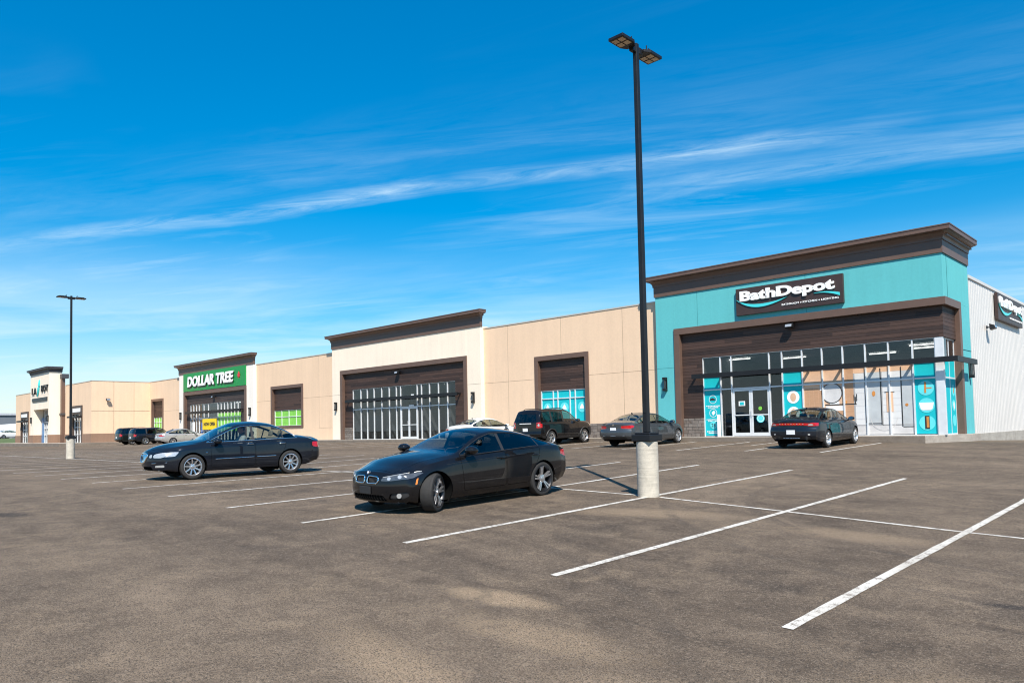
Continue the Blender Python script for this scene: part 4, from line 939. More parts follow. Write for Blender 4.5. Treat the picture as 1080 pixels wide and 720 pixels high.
# ------------------------------------------------------------------ lamp posts
def lamp_post(x, y, label, rz=0, ztop=8.16):
    z = ground(x, y); o = empty('lamp_post', (x, y, z), rz, label, 'lamp post', 'double headed lamp posts of the parking lot')
    H = ztop-z; hb = 1.06
    b = MB(); b.lathe([(1e-4, -.3), (.208, -.3), (.208, .01), (.206, .4), (.209, .75), (.206, hb-.012), (.196, hb), (1e-4, hb)], 40, 'z')
    b.build('concrete_base', M['conc_pillar'], o, smooth=30, world=False)
    b = MB(); b.box(-.215, .215, -.215, .215, hb+.002, hb+.13); b.box(-.17, .17, -.17, .17, hb+.13, hb+.17); b.build('base_cover', M['black'], o, bevel=.012, world=False)
    b = MB()
    P0, P1 = .054, .047
    b.prism([(sx_*P0, sy_*P0) for sx_, sy_ in ((-1, -1), (1, -1), (1, 1), (-1, 1))], 'z', hb+.17, H)
    for v in b.bm.verts:
        if v.co.z > H-.1: v.co.x *= P1/P0; v.co.y *= P1/P0
    b.build('pole', M['black'], o, bevel=.012, world=False)
    b = MB(); b.box(-.03, .03, -.062, -.05, hb+.55, hb+.72); b.build('hand_hole_cover', M['rim_dark'], o, bevel=.004, world=False)
    for s in (-1, 1):
        b = MB(); y0 = s*.06
        b.prism([(-.045, H-.19), (.045, H-.19), (.045, H-.06), (-.045, H-.06)], 'y', min(s*.055, s*.17), max(s*.055, s*.17))
        pl = [(-.09, .15), (.09, .15), (.17, .29), (.17, .68), (-.17, .68), (-.17, .29)]
        b.prism([(px_, s*py_) for px_, py_ in pl], 'z', H-.135, H-.075)
        for k in range(5): b.box(-.14+k*.065, -.125+k*.065, min(s*.24, s*.6), max(s*.24, s*.6), H-.076, H-.045)
        hd = b.build('lamp_head', M['black'], o, bevel=.01, world=False)
        b = MB(); b.tube([(.08, s*.26, H-.06), (.08, s*.26, H+.03)], .012); b.tube([(-.06, s*.26, H-.06), (-.06, s*.26, H+.02)], .01); b.build('sensor', M['black'], hd, world=False)
        b = MB()
        for ix in (-1, 1):
            for iy in (.40, .57):
                b.box(ix*.072-.058, ix*.072+.058, min(s*(iy-.065), s*(iy+.065)), max(s*(iy-.065), s*(iy+.065)), H-.142, H-.136)
        b.build('lens', M['lens'], hd, world=False)
    return o
lamp_post(-8.265, 12.335, 'tall black two headed lamp post on a concrete base, nearest the camera')
lamp_post(-44.6, 12.45, 'distant black two headed lamp post left of the green sign shop')

# ------------------------------------------------------------------ beyond the west end
far = empty('distant_building', (-205, 55, .6), 0, 'low dark grey metal building far off at the left edge', 'building')
b = MB(); b.box(-240, -200, 20, 75, .3, 5.9); b.build('wall', plain('grey blue steel', (.13, .145, .165), .6, 0, .1, .2), far)
b = MB(); b.box(-240.3, -199.7, 19.7, 75.3, 5.9, 6.35); b.build('roof_edge', plain('pale eave', (.40, .42, .45), .5), far)
b = MB()
for k in range(6): b.box(-199.99, -199.9, 24+k*8, 28+k*8, .6, 3.6)
b.each('overhead_door', plain('dull door', (.22, .22, .23), .6), far)
tr = empty('covered_trailer', (-160, 35, .63), 0, 'white slant topped trailer parked behind a white car beyond the grass', 'trailer')
b = MB(); b.prism([(25, 1.0), (38, 1.0), (38, 3.5), (31.5, 3.0), (25, 1.9)], 'x', -161.2, -158.8); b.build('box', M['sign_white'], tr, bevel=.03)
for yy in (33, 34.2, 27):
    for xx in (-158.9, -161.1):
        b = MB(); b.disc(.48, 18, 'x', (xx, yy, 1.11), .3); b.build('wheel', M['rubber'], tr)
# ================================================================== cars
def pch(x, tab):
    """monotone cubic through sorted (x, y) pairs"""
    t = sorted(tab); X = np.array([a for a, _ in t], float); Y = np.array([b for _, b in t], float)
    h = np.diff(X); d = np.diff(Y)/h; m = np.zeros(len(X)); m[0], m[-1] = d[0], d[-1]
    for i in range(1, len(X)-1):
        if d[i-1]*d[i] > 0:
            w1, w2 = 2*h[i]+h[i-1], h[i]+2*h[i-1]; m[i] = (w1+w2)/(w1/d[i-1]+w2/d[i])
    x = np.clip(x, X[0], X[-1]); i = min(len(X)-2, max(0, int(np.searchsorted(X, x)-1)))
    s = (x-X[i])/h[i]
    return float((1+2*s)*(1-s)**2*Y[i]+s*(1-s)**2*h[i]*m[i]+s*s*(3-2*s)*Y[i+1]+s*s*(s-1)*h[i]*m[i+1])
def sstep(t): t = min(1, max(0, t)); return t*t*(3-2*t)
def rpoly(pts, r, seg=3):
    out = []; n = len(pts)
    for i in range(n):
        p = Vector(pts[i]); a = Vector(pts[i-1])-p; c = Vector(pts[(i+1) % n])-p
        rr = r[i] if isinstance(r, (list, tuple)) else r
        ra, rc = min(rr, a.length*.45), min(rr, c.length*.45); A, C = p+a.normalized()*ra, p+c.normalized()*rc
        for k in range(seg+1):
            t = k/seg; q = A*(1-t)**2+p*2*t*(1-t)+C*t*t; out.append((q.x, q.y))
    return out
def inpoly(x, y, P):
    c = False; j = len(P)-1
    for i in range(len(P)):
        if (P[i][1] > y) != (P[j][1] > y) and x < (P[j][0]-P[i][0])*(y-P[i][1])/(P[j][1]-P[i][1])+P[i][0]: c = not c
        j = i
    return c
def offset_poly(P, d):
    """grow outline P by d"""
    n = len(P); a = sum(P[i][0]*P[(i+1) % n][1]-P[(i+1) % n][0]*P[i][1] for i in range(n)); s = 1 if a > 0 else -1; out = []
    for i in range(n):
        p, q, r_ = Vector(P[i-1]), Vector(P[i]), Vector(P[(i+1) % n])
        e1, e2 = q-p, r_-q
        if e1.length < 1e-6: e1 = e2
        if e2.length < 1e-6: e2 = e1
        n1 = Vector((e1.y, -e1.x)).normalized()*s; n2 = Vector((e2.y, -e2.x)).normalized()*s
        v = n1+n2
        v = v.normalized()*min(1.6, 1/max(.3, math.cos(n1.angle(n2, 0)/2))) if v.length > 1e-6 else n1
        out.append((q.x+v.x*d, q.y+v.y*d))
    return out

class Car:
    def __init__(s, sp, name, label, cat, x, y, deg, group=None, dz=0.):
        s.sp = sp; a = R(deg)
        c, sn = math.cos(a), math.sin(a); wb = sp['wb']/2
        zf, zr = ground(x+c*wb, y+sn*wb), ground(x-c*wb, y-sn*wb); t = sp['W']/2*.85
        zl, zr2 = ground(x-sn*t, y+c*t), ground(x+sn*t, y-c*t)
        s.root = empty(name, (x, y, (zf+zr)/2+.004+dz), 0, label, cat, group)
        s.root.rotation_euler = (Matrix.Rotation(a, 3, 'Z') @ Matrix.Rotation(-math.atan2(zf-zr, wb*2), 3, 'Y') @ Matrix.Rotation(math.atan2(zl-zr2, 2*t), 3, 'X')).to_euler()
        s.shell()
    def prof(s, k, x): return pch(x, s.sp[k])
    def shell(s):
        sp = s.sp; ns, q = sp.get('ns', 90), sp.get('q', 1)
        xr, xf = sp['xr'], sp['xf']
        m_arc, segs = 3, [1, 2*q, 4*q, 4*q, 3*q, 5*q, 10*q]
        def half(x):
            W, zl, zs, zr, zt, wt, wb_ = (s.prof(k, x) for k in ('w', 'zl', 'zs', 'zr', 'zt', 'wt', 'wbelt'))
            zr = max(zr, zs+.004); zt = max(zt, zr+.006); zm = zl+sp.get('zmid', .52)*(zs-zl)
            K = [(0, zl, 0), (W-.07, zl, .03), (W-.012, zl+.15, .09), (W, zm, .16), (W-sp.get('tuck', .022), zs-.085, .05), (wb_, zs, sp.get('rbelt', .016)), (wt, zr, sp.get('rrail', .07)), (0, zt, 0)]
            P = [Vector(k[:2]) for k in K]; out = []; prev = P[0]
            A = [None]*8; B = [None]*8
            for i in range(1, 7):
                u, v = P[i-1]-P[i], P[i+1]-P[i]
                A[i] = P[i]+u.normalized()*min(K[i][2], u.length*.42); B[i] = P[i]+v.normalized()*min(K[i][2], v.length*.42)
            for i in range(1, 8):
                tgt = A[i] if i < 7 else P[7]; n = segs[i-1]
                for k in range(n): out.append(prev.lerp(tgt, k/n))
                if i < 7:
                    for k in range(m_arc):
                        t = k/m_arc; out.append(A[i]*(1-t)**2+P[i]*2*t*(1-t)+B[i]*t*t)
                    prev = B[i]
            out.append(P[7].copy())
            j0 = sum(segs[:6])+6*m_arc
            y0 = out[j0].x
            for p in out[j0:]:
                tt = p.x/y0 if y0 > 1e-6 else 0
                zl_ = p.y; top = (P[7].y-out[j0].y) if p is not out[j0] else 0
            z0 = out[j0].y; z1 = P[7].y
            for p in out[j0:]:
                tt = p.x/y0; p.y = z0+(z1-z0)*(1-tt**2.2)
            return out, W
        s.half = half
        xs = [xr+(xf-xr)*i/ns for i in range(ns+1)]
        nose, tail = sp['nose'], sp['tail']; cf, cr_ = sp.get('cf', .22), sp.get('cr', .16); pf = sp.get('pf', 2.6)
        LF, LR = sp.get('LF', .75), sp.get('LR', .65)
        def fx(x, y, z, W):
            tf, tr_ = sstep((x-(xf-LF))/LF), sstep((xr+LR-x)/LR)
            if tf > 0: x += tf*(pch(z, nose)-cf*(abs(y)/W)**pf)
            if tr_ > 0: x -= tr_*(pch(z, tail)-cr_*(abs(y)/W)**3)
            return x
        bm = bmesh.new(); rows = []; n = None
        for x in xs:
            h, W = half(x); n = len(h)-1
            L = [bm.verts.new((fx(x, p.x, p.y, W), p.x, p.y)) for p in h]
            Rr = [L[0]]+[bm.verts.new((fx(x, p.x, p.y, W), -p.x, p.y)) for p in h[1:-1]]+[L[-1]]
            rows.append((L, Rr, h, W, x))
        for a, b in zip(rows, rows[1:]):
            for k in range(n):
                bm.faces.new((a[0][k], b[0][k], b[0][k+1], a[0][k+1])); bm.faces.new((a[1][k+1], b[1][k+1], b[1][k], a[1][k]))
        ny = 12*q+8
        for row, sg in ((rows[0], -1), (rows[-1], 1)):
            L, Rr, h, W, x = row; prev = None
            for k in range(1, n):
                line = [L[k]]+[bm.verts.new((fx(x, h[k].x*(1-2*i/ny), h[k].y, W), h[k].x*(1-2*i/ny), h[k].y)) for i in range(1, ny)]+[Rr[k]]
                if prev:
                    for i in range(ny): bm.faces.new((prev[i], line[i], line[i+1], prev[i+1]))
                prev = line
            for i in range(ny): bm.faces.new((prev[i], L[n], prev[i+1]))
        bmesh.ops.recalc_face_normals(bm, faces=bm.faces)
        s.bm = bm; s.bvh = BVHTree.FromBMesh(bm)
    # ---- surface lookups
    def at_side(s, x, z, sg, lift=.0):
        h = s.bvh.ray_cast(Vector((x, sg*2, z)), Vector((0, -sg, 0)))
        return (h[0]+h[1]*lift) if h[0] is not None else Vector((x, sg*.8, z))
    def at_end(s, y, z, sg, lift=0):
        h = s.bvh.ray_cast(Vector((sg*5, y, z)), Vector((-sg, 0, 0)))
        return (h[0]+h[1]*lift) if h[0] is not None else Vector((sg*2, y, z))
    def at_top(s, x, y, lift=0):
        h = s.bvh.ray_cast(Vector((x, y, 4)), Vector((0, 0, -1)))
        return (h[0]+h[1]*lift) if h[0] is not None else Vector((x, y, 1))
    # ---- cutting
    AX = {'side': (0, 2), 'end': (1, 2), 'top': (0, 1)}
    def cut(s, P, ax, sel):
        a, b = s.AX[ax]; bm = s.bm
        mn = [min(p[i] for p in P)-.02 for i in (0, 1)]; mx = [max(p[i] for p in P)+.02 for i in (0, 1)]
        def near(f):
            c = [v.co for v in f.verts]
            return max(v[a] for v in c) > mn[0] and min(v[a] for v in c) < mx[0] and max(v[b] for v in c) > mn[1] and min(v[b] for v in c) < mx[1]
        F = [f for f in bm.faces if sel(f) and near(f)]
        n = len(P)
        for i in range(n):
            p, q = P[i], P[(i+1) % n]
            d = (q[0]-p[0], q[1]-p[1])
            if math.hypot(*d) < 1e-5: continue
            co, no = [0, 0, 0], [0, 0, 0]; co[a], co[b] = p; no[a], no[b] = -d[1], d[0]
            # only faces that this edge may cross
            ex0, ex1 = min(p[0], q[0])-.015, max(p[0], q[0])+.015; ey0, ey1 = min(p[1], q[1])-.015, max(p[1], q[1])+.015
            E, rest = [], []
            for f in F:
                c = [v.co for v in f.verts]
                (E if max(v[a] for v in c) > ex0 and min(v[a] for v in c) < ex1 and max(v[b] for v in c) > ey0 and min(v[b] for v in c) < ey1 else rest).append(f)
            if not E: continue
            g = list({e for f in E for e in f.edges})+list({v for f in E for v in f.verts})+E
            r_ = bmesh.ops.bisect_plane(bm, geom=g, dist=1e-6, plane_co=co, plane_no=no)
            F = [f for f in rest if f.is_valid]+[f for f in r_['geom'] if isinstance(f, bmesh.types.BMFace) and f.is_valid]
        F = list(set(F))
        return [f for f in F if f.is_valid and (lambda c: inpoly(c[a], c[b], P))(f.calc_center_median())]
    def take(s, faces, name, m, parent=None, smooth=40, thick=0, label=None):
        """faces leave the shell and become a part of their own"""
        if not faces: return None
        vm = {}; vs = []; fs = []
        for f in faces:
            idx = []
            for v in f.verts:
                if v not in vm: vm[v] = len(vs); vs.append(v.co.copy())
                idx.append(vm[v])
            fs.append(idx)
        me = bpy.data.meshes.new(name); me.from_pydata(vs, [], fs); me.update()
        bmesh.ops.delete(s.bm, geom=faces, context='FACES')
        return link_mesh(name, me, m, parent or s.root, smooth=smooth, label=label)
    def kill(s, faces): bmesh.ops.delete(s.bm, geom=faces, context='FACES')
    def part(s, mb, name, m, parent=None, **kw): return mb.build(name, m, parent or s.root, world=False, **kw)
    def gap(s, P, ax, sel, g=.006):
        """open seam round outline P; returns the faces inside"""
        s_out = set(s.cut(offset_poly(P, g/2), ax, sel)); ins = set(s.cut(offset_poly(P, -g/2), ax, sel))
        s_out = {f for f in s_out if f.is_valid}
        a, b = s.AX[ax]; Po, Pi = offset_poly(P, g/2), offset_poly(P, -g/2); ring_, inner = [], []
        for f in list(s.bm.faces):
            if not sel(f): continue
            c = f.calc_center_median()
            if inpoly(c[a], c[b], Po): (inner if inpoly(c[a], c[b], Pi) else ring_).append(f)
        s.kill(ring_)
        return [f for f in inner if f.is_valid]

def wheel(car, x, sg, style, steer=0, front=False):
    sp = car.sp; r, w_ = sp['r'], sp.get('tw', .225); rr = r*sp.get('rimf', .72)
    yo = sp['W']/2-sp.get('winset', .02)-w_/2
    M4 = Matrix.Translation((x, sg*yo, r)) @ Matrix.Rotation(R(steer), 4, 'Z')
    if sg < 0: M4 = M4 @ Matrix.Rotation(math.pi, 4, 'Z')
    def bld(b, n, m, par, **kw):
        bmesh.ops.transform(b.bm, matrix=M4, verts=b.bm.verts); return car.part(b, n, m, par, **kw)
    seg = sp.get('wseg', 48); h = w_/2
    b = MB()
    b.lathe([(rr-.012, -h+.015), (rr+.01, -h+.004), (r-.045, -h), (r-.016, -h+.012), (r-.003, -h+.04), (r, -h*.3), (r, h*.3), (r-.003, h-.04), (r-.016, h-.012), (r-.045, h), (rr+.01, h-.004), (rr-.012, h-.015)], seg, 'y')
    for k in (-.35, 0, .35):
        b.lathe([(r+.001, k*h*1.6-.006), (r+.0025, k*h*1.6), (r+.001, k*h*1.6+.006)], seg, 'y')
    ty = bld(b, 'wheel', M['rubber'], car.root, smooth=40)
    b = MB(); b.lathe([(rr-.004, -h+.02), (rr-.012, -h+.05), (rr-.03, 0), (rr-.022, h-.05), (rr-.014, h-.02), (rr+.004, h-.008), (rr+.006, h-.001), (rr-.006, h+.002), (rr-.018, h-.012), (rr-.03, h-.06), (rr-.035, 0), (rr-.02, -h+.04)], seg, 'y')
    bld(b, 'rim', M['rim_dark'] if style.get('dark_barrel') else M['rim_silver'], ty, smooth=40)
    b = MB(); n = style['n']; hub = .062; yf = h-style.get('dish', .045)
    def spoke(a, w0, w1, r0=.03, r1=None, yy0=0, yy1=0, th=.04):
        r1 = r1 or rr-.012; ca, sa = math.cos(a), math.sin(a); vs = []
        for rad, ww, dy_ in ((r0, w0, yy0), ((r0+r1)/2, (w0+w1)/2, (yy0+yy1)/2+.006), (r1, w1, yy1)):
            for sx_, yq in ((-ww*.7, yf+dy_), (ww*.7, yf+dy_), (ww, yf+dy_-th), (-ww, yf+dy_-th)):
                vs.append(b.bm.verts.new((rad*ca-sx_*sa, yq, rad*sa+sx_*ca)))
        for k in (0, 4):
            for j in range(4): b.bm.faces.new((vs[k+j], vs[k+(j+1) % 4], vs[k+4+(j+1) % 4], vs[k+4+j]))
        b.bm.faces.new(vs[0:4][::-1]); b.bm.faces.new(vs[8:12])
    rot = style.get('rot', .3)+x
    for i in range(n):
        a = rot+i*2*math.pi/n
        if style.get('kind') == 'star':
            spoke(a, .020, .022, yy0=.0, yy1=.035)
            spoke(a+.0, .024, .012, r0=.05, r1=rr*.62, yy0=.004, yy1=.02)
            for q in (-1, 1):
                ca = a+q*.30
                p0 = Vector((rr*.52*math.cos(a), rr*.52*math.sin(a))); p1 = Vector(((rr-.012)*math.cos(ca), (rr-.012)*math.sin(ca)))
                d = (p1-p0); t = Vector((-d.y, d.x)).normalized(); V = []
                for p, wd_, dy_ in ((p0, .012, .02), (p1, .016, .034)):
                    for sgn, dd in ((-1, 0), (1, 0), (1, -.035), (-1, -.035)):
                        pp = p+t*sgn*wd_*(.7 if dd == 0 else 1); V.append(b.bm.verts.new((pp.x, yf+dy_+dd, pp.y)))
                for j in range(4): b.bm.faces.new((V[j], V[(j+1) % 4], V[4+(j+1) % 4], V[4+j]))
                b.bm.faces.new(V[0:4][::-1]); b.bm.faces.new(V[4:8])
        elif style.get('kind') == 'double':
            for q in (-1, 1): spoke(a+q*.13, .016, .020, yy0=-.004, yy1=.03)
        else:
            spoke(a, style.get('w0', .026), style.get('w1', .040), yy0=-.002, yy1=.032)
    b.lathe([(1e-4, yf-.05), (hub+.03, yf-.05), (hub+.022, yf+.002), (hub-.02, yf+.008), (hub-.024, yf+.018), (1e-4, yf+.022)], 24, 'y')
    bld(b, 'spokes', M[style.get('mat', 'rim_silver')], ty, smooth=30)
    b = MB(); b.lathe([(.05, h-.13), (rr*.72, h-.13), (rr*.72, h-.105), (.05, h-.105)], 32, 'y')
    b.box(-rr*.45, -rr*.15, h-.14, h-.09, rr*.35, rr*.72)
    bld(b, 'brake_disc', M['disc'], ty, smooth=30)
    b = MB(); b.lathe([(1e-4, -h+.03), (rr-.01, -h+.03)], 24, 'y'); bld(b, 'wheel_back', M['under'], ty)
    return ty

def dlo(car, x0, x1, low=.022, up_=.055, n=9):
    """side glass outline from belt and roof rail; x1 < x0"""
    xs = np.linspace(x0, x1, 40)
    ok = [x for x in xs if car.prof('zr', x)-up_-(car.prof('zs', x)+low) > .012]
    a, b = max(ok), min(ok); q = np.linspace(a, b, n)
    lower = [(x, car.prof('zs', x)+low) for x in np.linspace(a+.03, b-.02, 5)]
    upper = [(x, car.prof('zr', x)-up_) for x in q[::-1]]
    return lower+upper
def clip_x(P, xa, xb):
    """part of outline P between xb < x < xa"""
    def clip(P, keep, xc):
        out = []
        for i in range(len(P)):
            p, q = P[i-1], P[i]
            if keep(p[0]) != keep(q[0]):
                t = (xc-p[0])/(q[0]-p[0]); out.append((xc, p[1]+(q[1]-p[1])*t))
            if keep(q[0]): out.append(q)
        return out
    return clip(clip(P, lambda x: x < xa, xa), lambda x: x > xb, xb)
def dedupe(P, eps=.006):
    out = []
    for p in P:
        if not out or math.hypot(p[0]-out[-1][0], p[1]-out[-1][1]) > eps: out.append(p)
    if math.hypot(out[0][0]-out[-1][0], out[0][1]-out[-1][1]) < eps: out.pop()
    return out

def finish(car, paint):
    sp = car.sp; c = car; W = sp['W']/2; wb = sp['wb']/2; r = sp['r']
    side = lambda f: abs(f.normal.y) > .28 and abs(f.calc_center_median().y) > .3
    # wheel openings
    ra = r+sp.get('arch', .045)
    for x in (wb, -wb):
        P = [(x+ra*math.cos(t), r+sp.get('archdz', .0)+ra*math.sin(t)) for t in np.linspace(0, 2*math.pi, 33)[:-1]]
        c.kill(c.cut(P, 'side', lambda f: abs(f.calc_center_median().y) > W*.62 and f.calc_center_median().z < sp['H']*.62))
        for sg in (1, -1):
            b = MB(); yi, yo = sg*W*.50, None
            pts = []
            for t in np.linspace(-.55, math.pi+.55, 24):
                px_, pz = x+ra*math.cos(t), r+sp.get('archdz', 0)+ra*math.sin(t)
                pts.append((px_, pz))
            vi, vo = [], []
            for px_, pz in pts:
                hit = c.at_side(px_+(px_-x)*.02, max(pz+(pz-r)*.02, .2), sg)
                ys = hit.y-sg*.012 if abs(hit.y) > W*.6 else sg*(W-.06)
                vi.append(b.bm.verts.new((px_, yi, pz))); vo.append(b.bm.verts.new((px_, ys, pz)))
            for k in range(len(pts)-1): b.bm.faces.new((vi[k], vi[k+1], vo[k+1], vo[k]))
            b.bm.faces.new(vi)
            c.part(b, 'wheel_well', M['under'], smooth=60)
    # glass
    P = dlo(c, sp['ax'], sp['dx_'], sp.get('glow', .022), sp.get('gup', .055))
    full = P
    cuts = [sp['ax']+.1]+[v for bp in sp['pillars'] for v in (bp[0]+bp[1]/2, bp[0]-bp[1]/2)]+[sp['dx_']-.1]
    tints = sp.get('tints', ['glass_car']*4)
    for k in range(0, len(cuts), 2):
        Q = dedupe(clip_x(P, cuts[k], cuts[k+1]))
        if len(Q) < 3: continue
        Q = rpoly(Q, sp.get('gr', .02), 2) if sp.get('detail') else Q
        F = c.cut(Q, 'side', side)
        c.take([f for f in F if f.calc_center_median().y > 0], 'side_window', M[tints[k//2]]); F = [f for f in F if f.is_valid]
        c.take(F, 'side_window', M[tints[k//2]])
    # black pillars / window surround
    if sp.get('blackpillar', True):
        for bp in sp['pillars']:
            Q = dedupe(clip_x(P, bp[0]+bp[1]/2-.002, bp[0]-bp[1]/2+.002))
            if len(Q) >= 3:
                F = c.cut(Q, 'side', side)
                c.take([f for f in F if f.calc_center_median().y > 0], 'door_pillar', M['plastic']); F = [f for f in F if f.is_valid]; c.take(F, 'door_pillar', M['plastic'])
    fulls = dedupe(offset_poly(dedupe(P), .006), .02)
    for sg in (1, -1):
        b = MB(); b.tube([c.at_side(x, z, sg, .003) for x, z in fulls], sp.get('dlo_r', .009), 6, True)
        c.part(b, 'window_trim', M[sp.get('dlo_m', 'plastic')], smooth=60)
    x0, x1 = sp['ws']
    pts = [(x, c.prof('wt', x)-(.035+.03*abs(x-x0)/abs(x1-x0))) for x in np.linspace(x0, x1, 5)]
    Q = rpoly(pts+[(x, -y) for x, y in pts[::-1]], [.06]+[.01]*3+[.05, .05]+[.01]*3+[.06], 3)
    Q = [(x+(.05*(1-(abs(y)/.6)**2) if x > (x0+x1)/2 else .03*(1-(abs(y)/.6)**2)), y) for x, y in Q]
    F = c.cut(Q, 'top', lambda f: f.normal.z > .1 and f.calc_center_median().z > sp['H']*.5)
    c.take(F, 'windshield', M['glass_car'])
    if 'bl' in sp:
        x0, x1 = sp['bl']
        pts = [(x, c.prof('wt', x)-.045) for x in np.linspace(x0, x1, 5)]
        Q = rpoly(pts+[(x, -y) for x, y in pts[::-1]], [.05]+[.01]*3+[.06, .06]+[.01]*3+[.05], 3)
        F = c.cut(Q, 'top', lambda f: f.normal.z > .08 and f.calc_center_median().z > sp['H']*.5)
        c.take(F, 'rear_window', M[sp.get('bltint', 'glass_car')])
    if 'rw' in sp:
        F = c.cut(rpoly(sp['rw'], .06, 3), 'end', lambda f: f.normal.x < -.15 and f.calc_center_median().x < -wb)
        c.take(F, 'rear_window', M[sp.get('bltint', 'glass_tint')])
    # outlines given by the car's own list: lamps, intakes
    fr = lambda f: f.normal.x > .12 and f.calc_center_median().x > wb*.9
    re = lambda f: f.normal.x < -.10 and f.calc_center_median().x < -wb*.9
    for it in sp.get('ends', []):
        name, end, P, m = it[:4]; o = it[4] if len(it) > 4 else {}
        P = rpoly(P, o.get('r', .02), 3)
        both = [P] if o.get('single') else [P, [(-y, z) for y, z in P]]
        for Q in both:
            F = c.cut(Q, 'end', fr if end == 'f' else re)
            if o.get('recess'):
                me = c.take(F, name, M[m])
                if me:
                    for v in me.data.vertices: v.co.x -= (o['recess'] if end == 'f' else -o['recess'])
                    if o.get('ring'):
                        b = MB(); b.tube([c.at_end(y, z, 1 if end == 'f' else -1, .004) for y, z in Q], o['ring'], 8, True); c.part(b, 'grille_ring', M[o.get('ringm', 'chrome')], me, smooth=60)
                    if o.get('slats'):
                        ys = [p[0] for p in Q]; zs = [p[1] for p in Q]
                        b = MB(); n = o['slats']
                        for k in range(1, n):
                            y = min(ys)+(max(ys)-min(ys))*k/n
                            zz = [p for p in np.linspace(min(zs), max(zs), 30) if inpoly(y, p, Q)]
                            if len(zz) > 2:
                                b.tube([c.at_end(y, z, 1 if end == 'f' else -1, -.015) for z in (zz[0], (zz[0]+zz[-1])/2, zz[-1])], o.get('slr', .007), 6)
                        c.part(b, 'grille_slats', M[o.get('slm', 'plastic')], me, smooth=60)
            else: c.take(F, name, M[m])
    for it in sp.get('sides', []):
        name, P, m = it[:3]; o = it[3] if len(it) > 3 else {}
        F = c.cut(rpoly(P, o.get('r', .015), 3), 'side', side)
        c.take([f for f in F if f.calc_center_median().y > 0], name, M[m]); F = [f for f in F if f.is_valid]; c.take(F, name, M[m])
    # doors, bonnet, boot as parts with real gaps
    if sp.get('detail'):
        for Pd in sp['doors']:
            F = c.gap(rpoly(Pd, .05, 3), 'side', lambda f: abs(f.calc_center_median().y) > W*.55 and abs(f.normal.y) > .2, sp.get('gapw', .007))
            for sg in (1, -1):
                G = [f for f in F if f.is_valid and f.calc_center_median().y*sg > 0]
                d = c.take(G, 'door', paint)
                if d is None: continue
                xm = min(p[0] for p in Pd)+sp.get('hx', .11); zh = sp.get('hz', c.prof('zs', xm)-.10)
                b = MB(); b.tube([c.at_side(xm+q*.10, zh+.004*q, sg, .004 if abs(q) > .9 else .028) for q in (-1, -.8, 0, .8, 1)], [.008, .012, .013, .012, .008], 8)
                c.part(b, 'handle', M[sp.get('hm')] if sp.get('hm') else paint, d, smooth=60)
        if 'hood' in sp:
            F = c.gap(rpoly(sp['hood'], .05, 3), 'top', lambda f: f.normal.z > .35 and f.calc_center_median().x > wb*.3, .007)
            c.take(F, 'hood', paint)
    # lower trim and underbody
    F = [f for f in c.bm.faces if f.normal.z < -.75 and f.calc_center_median().z < .5]
    c.take(F, 'underbody', M['under'])
    if sp.get('clad'):
        F = [f for f in c.bm.faces if f.calc_center_median().z < sp['clad']]; c.take(F, 'lower_cladding', M['plastic'])
    me = bpy.data.meshes.new('body'); c.bm.to_mesh(me); c.bm.free()
    body = link_mesh('body', me, paint, c.root, smooth=42)
    # dark cabin shell so nothing shows through
    b = MB(); fx0 = sp['cab'][0]; rx0 = sp['cab'][1]
    b.box(rx0, fx0, -W+.16, W-.16, r*.75, r*.75+.06)
    for sg in (1, -1): b.box(rx0, fx0, min(sg*(W-.15), sg*(W-.12)), max(sg*(W-.15), sg*(W-.12)), r*.8, c.prof('zs', 0)-.05)
    b.box(rx0-.05, rx0, -W+.16, W-.16, r*.75, c.prof('zs', rx0)-.04); b.box(rx0-.45, rx0, -W+.2, W-.2, c.prof('zs', rx0)-.07, c.prof('zs', rx0)-.04)
    c.part(b, 'cabin_floor', M['under'])
    zs0 = c.prof('zs', 0)
    b = MB(); b.prism([(fx0+.02, zs0-.02), (fx0-.30, zs0-.005), (fx0-.42, zs0-.06), (fx0-.36, zs0-.25), (fx0, zs0-.45)], 'y', -W+.15, W-.15); c.part(b, 'dashboard', M['plastic'], bevel=.03)
    sm = M[sp.get('seatm', 'seat')]; st = fx0-1.02; zb = sp.get('seatz', .52)
    def seat(x, y, wd, bench=False):
        b = MB(); b.prism([(x-.25, zb-.12), (x+.27, zb-.10), (x+.30, zb+.02), (x-.2, zb)], 'y', y-wd/2, y+wd/2)
        b.prism([(x-.27, zb-.02), (x-.13, zb), (x-.30, zs0+.10), (x-.40, zs0+.09)], 'y', y-wd/2+.02, y+wd/2-.02)
        for yy in ((y,) if not bench else (y-wd*.3, y+wd*.3)): b.prism([(x-.30, zs0+.115), (x-.385, zs0+.11), (x-.41, zs0+.27), (x-.34, zs0+.28)], 'y', yy-.12, yy+.12)
        c.part(b, 'seat', sm, bevel=.035)
    seat(st, .37, .5); seat(st, -.37, .5); seat(st-.88, 0, 1.2, True)
    b = MB(); cx0 = fx0-.52; zc_ = zs0-.03
    b.tube([(cx0+.05*math.sin(t)*.5-.0, .37+.18*math.cos(t), zc_+.17*math.sin(t)) for t in np.linspace(0, 2*math.pi, 25)[:-1]], .014, 6, True); b.tube([(cx0, .20, zc_), (cx0, .54, zc_)], .02); b.tube([(cx0, .37, zc_), (cx0+.2, .37, zc_-.06)], .03)
    c.part(b, 'steering_wheel', M['plastic'], smooth=60)
    # mirrors
    mx, mz = sp['mirror']
